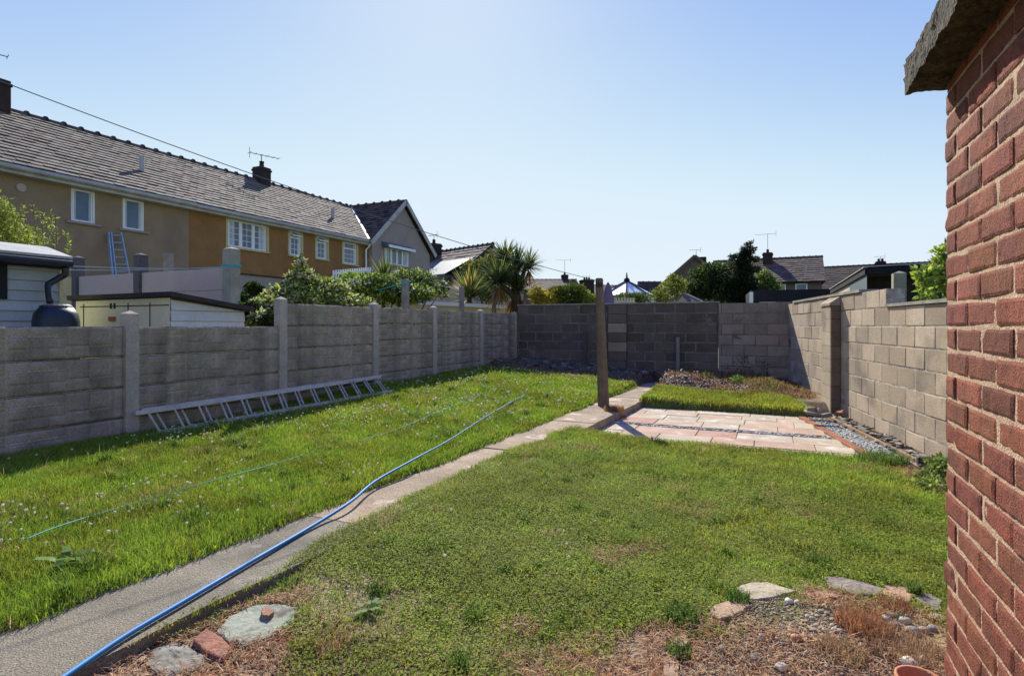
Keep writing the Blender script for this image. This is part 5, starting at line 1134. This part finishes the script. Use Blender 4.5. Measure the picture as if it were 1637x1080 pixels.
for (lab, L_, n, cols, sd_, kk_) in [('golden yellow conifer beside the palm trunk above the dark wall', [(868, 478, 16.2, 22, 12), (885, 472, 16.4, 16, 10), (858, 468, 16.3, 12, 10)], 3000, [(.6, .46, .05), (.46, .36, .04), (.3, .3, .05)], 31, 1),
        ('spreading dark green conifer bush above the dark wall left of the washing line post', [(905, 472, 16.5, 30, 14), (918, 464, 16.5, 18, 10), (890, 466, 16.5, 14, 8), (930, 480, 16.5, 20, 10)], 4500, [(.12, .16, .03), (.18, .22, .035), (.06, .09, .02)], 32, 1),
        ('bright green bush just left of the washing line post top', [(945, 480, 16.2, 14, 9), (932, 470, 16.4, 10, 6)], 1400, [(.36, .40, .06), (.24, .28, .04)], 33, 1),
        ('low dark spiky hedge plant below the white pavilion roof', [(1000, 476, 17, 24, 7), (1025, 476, 17, 22, 8)], 1700, [(.08, .12, .03), (.12, .17, .03)], 34, 1),
        ('yellow green conifer between the pavilion and the broad tree', [(1068, 468, 17.5, 20, 18), (1052, 474, 17.5, 16, 12), (1084, 458, 17.8, 14, 14), (1075, 450, 17.8, 10, 12)], 3600, [(.34, .35, .04), (.22, .25, .035), (.10, .13, .03)], 35, 1)]:
    x, y, t = L_[0][:3]; q = AT(x, 540, t); plant('conifer_bush', lab, 'bush', (q[0], q[1], -.3), pxblobs(L_), n, .10, .03, cols, sd_, .05, cull=.40, csc=2.4)
q = AT(1155, 540, 21.)
plant('broad_tree', 'broad dense green garden tree behind the back wall, left of the tall dark conifer', 'tree', (q[0], q[1], -.3), pxblobs([(1195, 462, 20.6, 34, 24), (1215, 470, 20.8, 34, 16), (1120, 452, 21, 24, 26), (1150, 452, 21, 34, 32), (1135, 436, 21.3, 24, 16), (1165, 440, 21.3, 22, 20), (1105, 468, 21, 18, 14), (1170, 465, 21, 30, 18)]), 16000, .13, .055, [(.06, .095, .026), (.09, .13, .035), (.03, .05, .015), (.15, .19, .04)], 22, .10, cull=.52, csc=.9, crown='crown', stem='trunk')
q = AT(1220, 540, 20.5)
plant('broad_tree', 'pale green leafy tree right of the tall dark conifer, above the dark flat roof', 'tree', (q[0], q[1], -.3), pxblobs([(1222, 452, 20.5, 16, 20), (1208, 462, 20.5, 20, 16), (1238, 458, 20.5, 10, 8)]), 3200, .12, .06, [(.22, .29, .06), (.32, .38, .08), (.10, .15, .035)], 23, .06, crown='crown', stem='trunk')
q = AT(1188, 540, 20.)
L_ = [(1190, 470, 20, 26, 14), (1188, 452, 20, 22, 14), (1186, 436, 20, 17, 12), (1187, 424, 20, 13, 9), (1172, 411, 20, 6, 3.5), (1188, 410, 20, 10, 7), (1196, 404, 20, 7, 4), (1190, 399, 20, 6, 4), (1203, 398, 20, 6, 2), (1196, 392, 20, 5, 3), (1200, 388, 20, 4, 1.5), (1206, 414, 20, 8, 3), (1174, 424, 20, 8, 3), (1208, 430, 20, 8, 4)]
plant('dark_conifer', 'tall dark conifer with a wind bent tip rising behind the back wall', 'tree', (q[0], q[1], -.3), pxblobs(L_), 15000, .12, .03, DK, 24, .10, cull=.36, csc=2.0, crown='crown', stem='trunk', limbs=14)
q = AT(1492, 540, 8.)
plant('climbing_shrub', 'bright yellow green leafy shrub spilling over the right wall beside the brick building', 'shrub', (wallX(6.9)+.9, 7.6, -.2), pxblobs([(1498, 455, 7.2, 26, 28), (1480, 440, 7.3, 16, 12), (1475, 470, 7.0, 13, 9), (1500, 425, 7.3, 10, 22), (1497, 405, 7.4, 6, 12), (1468, 432, 7.3, 7, 4), (1515, 430, 7.3, 20, 40), (1508, 395, 7.4, 3, 10)]), 1500, .08, .05, [(.40, .52, .07), (.30, .42, .06), (.5, .56, .1), (.12, .2, .04)], 25, .03, cull=.44, csc=3.)
plant('wall_weeds', 'leafy weeds growing at the foot of the right wall beside the brick corner', 'weed', (1.35, 5.9, -.12), [(*G(1487, 760, -.03), .10, .14, .07), (*G(1503, 748, .02), .09, .15, .10), (*G(1480, 772, -.05), .09, .10, .045), (*G(1500, 778, -.04), .10, .10, .06), (*G(1428, 740, -.05), .10, .08, .04)], 1300, .045, .026, [(.22, .32, .06), (.14, .22, .05), (.34, .40, .09)], 26, .012, cull=.42, csc=5.)
for (x, y, t, w_, h_, n, lab, cols) in [(1195, 592, 12.2, 34, 18, 900, 'dark tall stemmed weeds against the light block wall section', [(.06, .10, .03), (.04, .07, .02)]), (1090, 606, 11.6, 14, 5, 350, 'low yellow green plant at the left end of the soil bed', [(.2, .2, .05)]),
        (1180, 623, 10.6, 10, 4, 300, 'small bright green plant on the front edge of the soil bed', [(.16, .26, .05)]), (1222, 618, 11.2, 14, 7, 400, 'spiky green weeds in the middle of the soil bed', [(.11, .16, .05)]), (1130, 622, 10.8, 10, 5, 260, 'dark green low weeds at the front of the soil bed', [(.08, .12, .03)]), (1290, 615, 10.8, 12, 5, 260, 'rusty olive weeds close to the right wall at the back', [(.2, .16, .05)])]:
    q = AT(x, y, t); gz = float(zt(q[0], q[1])); plant('bed_weeds', lab, 'weed', (q[0], q[1], gz), [(q[0], q[1], gz+h_*t/F*.6, w_*t/F, .25, h_*t/F)], n, .07, .015, cols, int(x), .008, cull=.4, csc=4.)
# low white flowers and foil like litter in the bed
X, Y = scatter(-1.95, -1.2, 10.6, 11.2, 90, lambda X, Y: X > -3); n = len(X); v = blobs(X, Y, zt(X, Y)+.06+.05*rng.random(n), np.c_[.018+0*X, .018+0*X, .012+0*X], np.ones((n, 3))*.75, rough=.5)
tag(np_obj('white_flowers', v[0], v[1], v[2], M['pebble']), 'patch of tiny white alpine flowers at the left end of the soil bed', 'flowers', kind='stuff')

# slate rubble between timber edge and right wall, stones on the bed corner
def rubble(x, y, z, l, w_, h, c, label, group, name='slate_piece', a=None):
    b = MB(); a = random.uniform(-.5, .5) if a is None else a; lb = MB(); lb.box((-l/2, -w_/2, -h/2), (l/2, w_/2, h/2), c, bev=min(h, w_)*.22, jit=min(h, w_)*.22)
    tl = random.uniform(-.25, .25); vs = [(x+v[0]*cos(a)-v[1]*sin(a), y+v[0]*sin(a)+v[1]*cos(a), z+v[2]+v[0]*tl) for v in lb.v]; b.add(vs, lb.f, c); return tag(b.build(name, M['slate']), label, 'stone', group)
r3 = random.Random(5)
for i in range(150):
    Y = 6.0+3.5*i/150+r3.uniform(-.05, .05); o_ = r3.uniform(-.06, -.30); x, y = RW(Y, o_); k = r3.choice([.7, 1.1, 1.7]); c = (k*1.1, k*1.0, k*.92)
    rubble(x, y, -.10+r3.uniform(0, .025), r3.uniform(.04, .11), r3.uniform(.035, .07), r3.uniform(.012, .032), c, 'one of the loose grey slate pieces strewn along the foot of the right wall', 'slate pieces along the wall foot', a=r3.uniform(0, 3.1))
for (px, py, l, w_, h, c, lab) in [(1300, 655, .2, .12, .06, (1.5, 1.4, 1.25), 'pale flat stone at the patio back corner, left of its pile'), (1314, 656, .16, .13, .07, (1.7, 1.6, 1.45), 'rounded pale stone in the middle of the pile at the patio back corner'), (1303, 662, .2, .1, .04, (1.0, .95, .9), 'dark flat stone under the pile at the patio back corner'), (1320, 663, .14, .1, .05, (1.2, 1.15, 1.05), 'grey stone at the right of the pile at the patio back corner')]:
    q = G(px, py, .03); rubble(q[0], q[1], q[2], l, w_, h, c, lab, None, 'stone')
q = RW(9.35, -.12); rubble(q[0], q[1], -.05, .2, .1, .07, (1.6, .7, .5), 'lone red brick against the wall just in front of the pier', None, 'brick', 1.3)
q = G(1490, 740, -.05); b = MB(); b.box((q[0]-.10, q[1]+.02, -.12), (q[0]+.09, q[1]+.1, -.01), bev=.005); tag(b.build('drain_box', M['black']), 'small black box among the weeds at the foot of the right wall', 'box')
# rubble strip below the dark wall
for i in range(120):
    x = r3.uniform(-5.6, -2.1); y = r3.uniform(11.6, 12.9); k = r3.choice([.35, .5, .8, 1.3]); z = float(zt(x, y))
    rubble(x, y, z+.02, r3.uniform(.06, .18), r3.uniform(.04, .11), r3.uniform(.02, .045), (k, k, k), 'one of the broken grey stones lying in the dark strip below the dark block wall', 'broken stones below the dark wall', 'broken_stone')

# ---------------------------------------------------------------- distant houses
def far_house(name, label, A, B_, dep, ze, zr, wm, tm, wins=(), chim=(), hipR=0, hipL=0, oh=.25, tw=.5, te=.4, z0=-.3, tone=(.7, 1.3)):
    """house whose front runs A -> B (plan points, left to right seen from the garden), ridge parallel to it"""
    A = np.array(A[:2], float); B_ = np.array(B_[:2], float); U = (B_-A)/np.linalg.norm(B_-A); Lu = np.linalg.norm(B_-A); N = np.array((-U[1], U[0]))   # N points away from the garden
    t = thing(name, label, 'house', (*((A+B_)/2), z0)); P = lambda u, n, z: (A[0]+U[0]*u+N[0]*n, A[1]+U[1]*u+N[1]*n, z)
    b = MB(); m = dep/2
    b.add([P(0, 0, z0), P(Lu, 0, z0), P(Lu, 0, ze), P(0, 0, ze), P(0, dep, z0), P(Lu, dep, z0), P(Lu, dep, ze), P(0, dep, ze)] + ([P(0, m, zr-.1), P(Lu, m, zr-.1)] if not hipR and not hipL else []), [(0, 1, 2, 3), (1, 5, 6, 2), (4, 0, 3, 7), (5, 4, 7, 6)] + ([(3, 8, 7), (2, 6, 9)] if not hipR and not hipL else [])); b.build('wall', wm, t)
    zo = ze-oh*(zr-ze)/m; b = MB(); V = np.array(P(0, m, zr))-np.array(P(0, -oh, zo)); Lv = np.linalg.norm(V)
    sk_ = lambda u, v: (hipR and u > Lu+2*oh-hipR*v/Lv) or (hipL and u < hipL*v/Lv)
    tiles(b, P(-oh, -oh, zo), (*U, 0), V, Lu+2*oh, Lv, tw, te, sk_, tone=tone, jit=.012)
    b.build('roof', tm, t); b = MB()
    b.add([P(-oh, -oh, zo), P(Lu+oh, -oh, zo), P(Lu+oh-hipR, m, zr), P(-oh+hipL, m, zr), P(-oh, dep+oh, zo), P(Lu+oh, dep+oh, zo)], [(0, 1, 2, 3), (3, 2, 5, 4), (1, 5, 2), (0, 3, 4)]); b.build('roof_deck', M['bitumen'], t)
    ridge_tiles('ridge', P(-oh+hipL, m, zr+.03), P(Lu+oh-hipR, m, zr+.03), M['ridge'], t, bump=True)
    b = MB(); b.bar(P(-oh, -oh-.04, zo-.06), P(Lu+oh, -oh-.04, zo-.06), .08, .12); b.build('gutter', M['dark_fascia'], t)
    for (u, z, w_, h_) in wins:
        f = MB(); q = lambda a, c, d: P(a, -d, c)
        for (a, c, d, e) in ((u-w_/2, u+w_/2, z-h_/2, z-h_/2+.08), (u-w_/2, u+w_/2, z+h_/2-.08, z+h_/2), (u-w_/2, u-w_/2+.08, z-h_/2+.08, z+h_/2-.08), (u+w_/2-.08, u+w_/2, z-h_/2+.08, z+h_/2-.08)):
            f.add([P(a, -.05, d), P(c, -.05, d), P(c, -.05, e), P(a, -.05, e), P(a, -.002, d), P(c, -.002, d), P(c, -.002, e), P(a, -.002, e)], [(0,1,2,3),(0,4,5,1),(1,5,6,2),(2,6,7,3),(3,7,4,0)])
        o = f.build('window', M['white'], t); g = MB(); g.add([P(u-w_/2+.04, -.02, z-h_/2+.04), P(u+w_/2-.04, -.02, z-h_/2+.04), P(u+w_/2-.04, -.02, z+h_/2-.04), P(u-w_/2+.04, -.02, z+h_/2-.04)], [(0, 1, 2, 3)]); g.build('pane', M['glass'], o)
    for (u, n_, w_, zt2, pots, aer) in chim:
        c = P(u, n_, 0); b = MB(); b.prism([P(u-w_/2, n_-w_/2, 0)[:2], P(u+w_/2, n_-w_/2, 0)[:2], P(u+w_/2, n_+w_/2, 0)[:2], P(u-w_/2, n_+w_/2, 0)[:2]], ze, zt2); b.prism([P(u-w_/2-.05, n_-w_/2-.05, 0)[:2], P(u+w_/2+.05, n_-w_/2-.05, 0)[:2], P(u+w_/2+.05, n_+w_/2+.05, 0)[:2], P(u-w_/2-.05, n_+w_/2+.05, 0)[:2]], zt2-.22, zt2-.1)
        ch = b.build('chimney', M['chimney'], t)
        for k in range(pots):
            q = P(u+(k-(pots-1)/2)*.3, n_, 0); b = MB(); b.tube([(q[0], q[1], zt2), (q[0], q[1], zt2+.3)], [.12, .10], 8); b.build('pot', M['chimney'], ch)
        if aer: aerial(t, (c[0], c[1], zt2), aer, (*(-U), 0), .9 if aer < 1 else 1.6, nel=5, el=.3)
    return t, P
# dormer house behind the gabled house
pl_, pr_ = np.array(AT(662, 406, 41.4)), np.array(AT(784, 391, 35.6)); U_ = unit((pr_-pl_)*(1, 1, 0)); N_ = np.array((-U_[1], U_[0], 0)); A = pl_-N_*3.; B2 = pr_-N_*3.
t, P = far_house('tiled_house', 'brown tiled house with a wide slate blue dormer behind the gabled house', A, B2, 6., 4.1, 6.28, M['render_pink'], M['tiles_brown'], chim=[(3.3, 2.3, .75, 6.75, 1, .6)], tone=(.5, 1.9))
b = MB(); zA = 3.25
b.add([P(.5, -.7, 4.22), P(8.3, -.7, 4.22), P(8.3, 1.5, 5.35), P(.5, 1.5, 5.35), P(.5, -.7, 4.16), P(8.3, -.7, 4.16)], [(0, 1, 2, 3), (4, 5, 1, 0)]); b.build('dormer_roof', M['slate_blue'], t)
b = MB(); b.add([P(.5, -.68, 3.72), P(8.25, -.68, 3.72), P(8.25, -.68, 4.16), P(.5, -.68, 4.16), P(8.25, .0, 3.72), P(8.25, 0, 4.16)], [(0, 1, 2, 3), (1, 4, 5, 2)]); b.build('dormer_band', M['black'], t)
b = MB(); b.add([P(.5, -.75, 3.6), P(8.3, -.75, 3.6), P(8.3, -.75, 3.71), P(.5, -.75, 3.71), P(8.3, -.0, 3.6), P(.5, -.0, 3.6)], [(0, 1, 2, 3), (0, 5, 4, 1)]); b.build('dormer_fascia', M['pink_board'], t)
b = MB(); b.add([P(.5, -.66, -.3), P(8.2, -.66, -.3), P(8.2, -.66, 3.6), P(.5, -.66, 3.6), P(8.2, 0, -.3), P(8.2, 0, 3.6)], [(0, 1, 2, 3), (1, 4, 5, 2)]); b.build('extension_wall', M['render_pink'], t)
# low terrace roofs seen over the dark wall
A = AT(838, 470, 58); B2 = AT(925, 470, 58)
far_house('distant_terrace', 'distant brown roofed terrace above the dark conifers, its chimney left of a small gable', A, B2, 8, 4.9, 6.2, M['brown_wall'], M['tiles_brown'], chim=[(4.5, 4, .7, 6.75, 1, 1.6)])
A = AT(918, 474, 62); B2 = AT(1045, 474, 66)
far_house('distant_terrace', 'distant terrace roof directly behind the washing line post with a stout twin pot chimney', A, B2, 8, 4.8, 6.0, M['brown_wall'], M['tiles_brown'], chim=[(1.9, .6, 1.2, 6.3, 3, .4)])
# small distant gable
def gable(name, label, xl, xa, xr, ya, ye, t_, wm, tm, dep=6):
    l = np.array(AT(xl, ye, t_)); a = np.array(AT(xa, ya, t_)); r_ = np.array(AT(xr, ye, t_)); fw = unit(np.array((*ray(xa+60, 500)[:2], 0))); T = thing(name, label, 'house', ((l[0]+r_[0])/2, (l[1]+r_[1])/2, -.3))
    b = MB(); lo = lambda p: (p[0], p[1], -.3); bk = lambda p, d=dep: np.array(p)+fw*d
    b.add([lo(l), lo(r_), r_, a, l, bk(lo(l)), bk(lo(r_)), bk(r_), bk(a), bk(l)], [(0, 1, 2, 3, 4), (1, 6, 7, 2), (5, 0, 4, 9), (6, 5, 9, 8, 7)]); b.build('wall', wm, T)
    for e in (l, r_):
        b = MB(); v = a-e; o_ = e-v*.06-fw*.25; tiles(b, o_+np.array((0, 0, .03)), fw, v, dep+.3, np.linalg.norm(v)*1.06, .5, .4); b.build('roof', tm, T)
        b = MB(); b.bar(o_+np.array((0, 0, 0)), a-fw*.25, .06, .22); b.build('bargeboard', M['brown_wall'] if tm is not None else tm, T)
    return T, l, a, r_
gable('gabled_house', 'tiny distant grey gable between the chimney and the washing line post', 903, 917, 930, 447, 460, 56, M['brown_wall'], M['tiles_brown'])
A = AT(1034, 470, 50); B2 = AT(1064, 470, 50)
far_house('distant_outhouse', 'low brown roofed building touching the left foot of the big brown gable', A, B2, 5, 3.3, 5.2, M['brown_wall'], M['tiles_brown'])
T, l, a, r_ = gable('gabled_house', 'large brown gable end behind the broad tree, apex left of the tall dark conifer', 1062, 1111, 1168, 409, 452, 47, M['brown_wall'], M['tiles_brown'], 7)
b = MB(); c = np.array(AT(1121, 409, 49)); b.box((c[0]-.4, c[1]-.3, 5), (c[0]+.4, c[1]+.3, 7.1)); ch = b.build('chimney', M['chimney'], T); aerial(T, AT(1113, 410, 48), .55, (-1, -.4, 0), .9, nel=4)
A = AT(1138, 452, 47.5); B2 = AT(1314, 452, 44)
uw = lambda px: (px-1138)/176*np.linalg.norm(np.array(B2[:2])-np.array(A[:2]))
far_house('long_house', 'long dark tiled house with two small blue windows showing above the black flat roof', A, B2, 7.5, 4.8, 6.95, M['brown_wall'], M['tiles_brown'], wins=[(uw(1250), 4.2, .85, .62), (uw(1283), 4.2, .85, .62)], chim=[(uw(1229), 3., .75, 7.4, 1, 1.6)], tone=(.8, 1.5))
t = bpy.data.objects['long_house']; vent(t, AT(1288, 440, 43.2), .55)
A = AT(1300, 462, 56); B2 = AT(1530, 462, 50)
far_house('distant_terrace', 'distant grey roofed terrace on the right behind the black lean-to, one chimney', A, B2, 8, 4.9, 7.25, M['brown_wall'], M['tiles_brown'], chim=[(5.6, 3.4, .85, 7.5, 2, .5)], tone=(.5, .9))
# white pavilion roof with finial
pv = thing('pavilion', 'white panelled pyramid roof of a summer pavilion with a dark finial above the wall', 'pavilion', AT(1003, 560, 28))
ap = np.array(AT(1002, 449, 28)); n = 8; R_ = 1.45; zb = AT(1000, 473, 28)[2]; ring = [np.array((ap[0]+R_*cos(2*pi*k/n+.2), ap[1]+R_*sin(2*pi*k/n+.2), zb)) for k in range(n)]
b = MB(); b.add([ap]+ring, [(0, 1+k, 1+(k+1) % n) for k in range(n)]); b.build('roof_panels', M['clear_roof'], pv)
b = MB(); [b.tube([ap+np.array((0, 0, .02)), q+np.array((0, 0, .02))], .035, 6) for q in ring]; b.tube([ap, ap+np.array((0, 0, .12)), ap+np.array((0, 0, .16)), ap+np.array((0, 0, .42))], [.16, .12, .05, .02], 8); b.build('ribs', M['dark_fascia'], pv)
b = MB(); b.prism([(q[0]*.97+ap[0]*.03, q[1]*.97+ap[1]*.03) for q in ring], zb-2.6, zb-.02); b.build('glazed_wall', M['clear_roof'], pv)
# folded parasol
ps = thing('parasol', 'folded purple garden parasol right of the washing line post', 'parasol', AT(971, 560, 15))
p0 = np.array(AT(972, 452, 15)); b = MB(); vs = []; n = 16; prof = [(0, .02), (-.1, .07), (-.35, .12), (-.62, .15)]
for z_, r_ in prof:
    for k in range(n): q = 2*pi*k/n; rr_ = r_*(1+.18*(k % 2)); vs.append((p0[0]+rr_*cos(q), p0[1]+rr_*sin(q), p0[2]+z_))
b.add(vs, [(i*n+(k+1) % n, i*n+k, (i+1)*n+k, (i+1)*n+(k+1) % n) for i in range(3) for k in range(n)]); b.build('canopy', M['purple'], ps, smooth=True)
b = MB(); b.tube([(p0[0], p0[1], -.3), (p0[0], p0[1], p0[2]+.02)], .02, 8); b.build('pole', M['grey_wood'], ps)
pf = thing('picket_fence', 'row of small pale pickets between the parasol and the pavilion hedge', 'fence', AT(1000, 560, 15.4))
for k in range(7): q = AT(985+4.6*k, 476, 15.4); b = MB(); b.box((q[0]-.025, q[1]-.012, -.3), (q[0]+.025, q[1]+.012, q[2]), bev=.004); b.build('picket', M['cream'], pf)
q0, q1 = AT(983, 482, 15.42), AT(1015, 482, 15.42); b = MB(); b.bar(q0, q1, .02, .05); b.build('rail', M['cream'], pf)
# hipped summerhouse roof
sh = thing('summerhouse', 'brown pyramid roofed summerhouse just above the back wall', 'summerhouse', AT(1092, 560, 19))
ap = np.array(AT(1091, 467, 19.8)); cs = [np.array(AT(x, 487, t)) for x, t in ((1052, 19), (1132, 19), (1136, 21), (1050, 21))]; b = MB(); b.add([ap]+cs, [(0, 1, 2), (0, 2, 3), (0, 3, 4), (0, 4, 1)]); b.build('roof', M['brown_wall'], sh)
b = MB(); [b.tube([ap, q], .03, 6) for q in cs]; b.tube([ap, ap+np.array((0, 0, .06))], [.12, .10], 8); b.build('hip_cap', M['pink_board'], sh)
b = MB(); b.prism([tuple(ap[:2]+(q[:2]-ap[:2])*.9) for q in cs], -.3, cs[0][2]-.01); b.build('wall', M['brown_wall'], sh)
# dark flat roofed outbuilding behind the corner
fr = thing('flat_roof_garage', 'low garage with a deep black flat roof edge behind the far right corner', 'garage', AT(1265, 560, 17))
a, c = AT(1201, 465, 16.5), AT(1334, 463, 15.8); z1 = AT(1201, 464, 16.5)[2]
b = MB(); vwall(b, a, c, z1-.33, z1, th=3.5); b.build('roof_edge', M['dark_fascia'], fr)
b = MB(); vwall(b, line3(a, c, .12)[:2], line3(a, c, .96)[:2], -.3, z1-.335, th=3.); b.build('wall', M['brown_wall'], fr)
b = MB(); vwall(b, line3(a, c, .10)-np.array((0, .04, 0)), line3(a, c, .30)-np.array((0, .04, 0)), z1-.6, z1-.34, th=.04); b.build('door_panel', M['pink_board'], fr)
b = MB(); q = AT(1201, 480, 16.4); b.box((q[0]-.05, q[1]-.05, -.3), (q[0]+.05, q[1]+.05, z1-.06)); b.build('corner_post', M['white'], fr)
# black lean-to
lt = thing('lean_to', 'black framed lean-to with a translucent side panel behind the right wall', 'lean-to', AT(1420, 560, 10))
P1, P2, P3 = np.array(AT(1330, 466, 14.5)), np.array(AT(1387, 433, 9.6)), np.array(AT(1545, 425, 8.8))
b = MB(); b.bar(P1, P2, .08, .11); b.build('side_fascia', M['dark_fascia'], lt)
b = MB(); b.bar(P1+np.array((0, 0, .065)), P2+np.array((0, 0, .065)), .12, .015); b.bar(P2+np.array((0, 0, .07)), P3+np.array((0, 0, .07)), .12, .015); b.build('roof_trim', M['grey_gutter'], lt)
b = MB(); b.bar(P2, P3, .08, .12); b.build('front_fascia', M['dark_fascia'], lt)
b = MB(); up_ = np.array((0, 0, .055)); P4 = P3+(P1-P2); b.add([P1+up_, P2+up_, P3+up_, P4+up_], [(0, 1, 2, 3)]); b.build('roof', M['bitumen'], lt)
b = MB(); lo = lambda p, z=-.2: np.array((p[0], p[1], z)); b.add([lo(P1), lo(P2), P2-up_, P1-up_], [(0, 1, 2, 3)]); b.build('side_wall', M['pink_board'], lt)
q = P1+(P2-P1)*.62; b = MB(); off2 = np.array((-.012, -.006, 0)); b.add([lo(q, 1.6)+off2, lo(P2, 1.5)+off2, P2-up_+off2, q-up_+off2], [(0, 1, 2, 3)]); b.build('clear_panel', M['slate_blue'], lt)
b = MB(); q1, q2 = P2+(P4-P3)*0, P3; b.add([lo(P2)+np.array((.05, .6, 0)), lo(P3)+np.array((.05, .6, 0)), P3-up_+np.array((.05, .6, 0)), P2-up_+np.array((.05, .6, 0))], [(0, 1, 2, 3)]); b.build('interior_shade', M['bitumen'], lt)  # dark sheet behind the front, its colour standing in for the interior's shade
p = AT(1437, 437, 7.9); o = post_mesh(p[2]+.2, M['pale_post'], .15, .15, 'concrete_post'); o.location = (p[0], p[1], -.2); tag(o, 'square concrete post behind the step in the right wall', 'post')
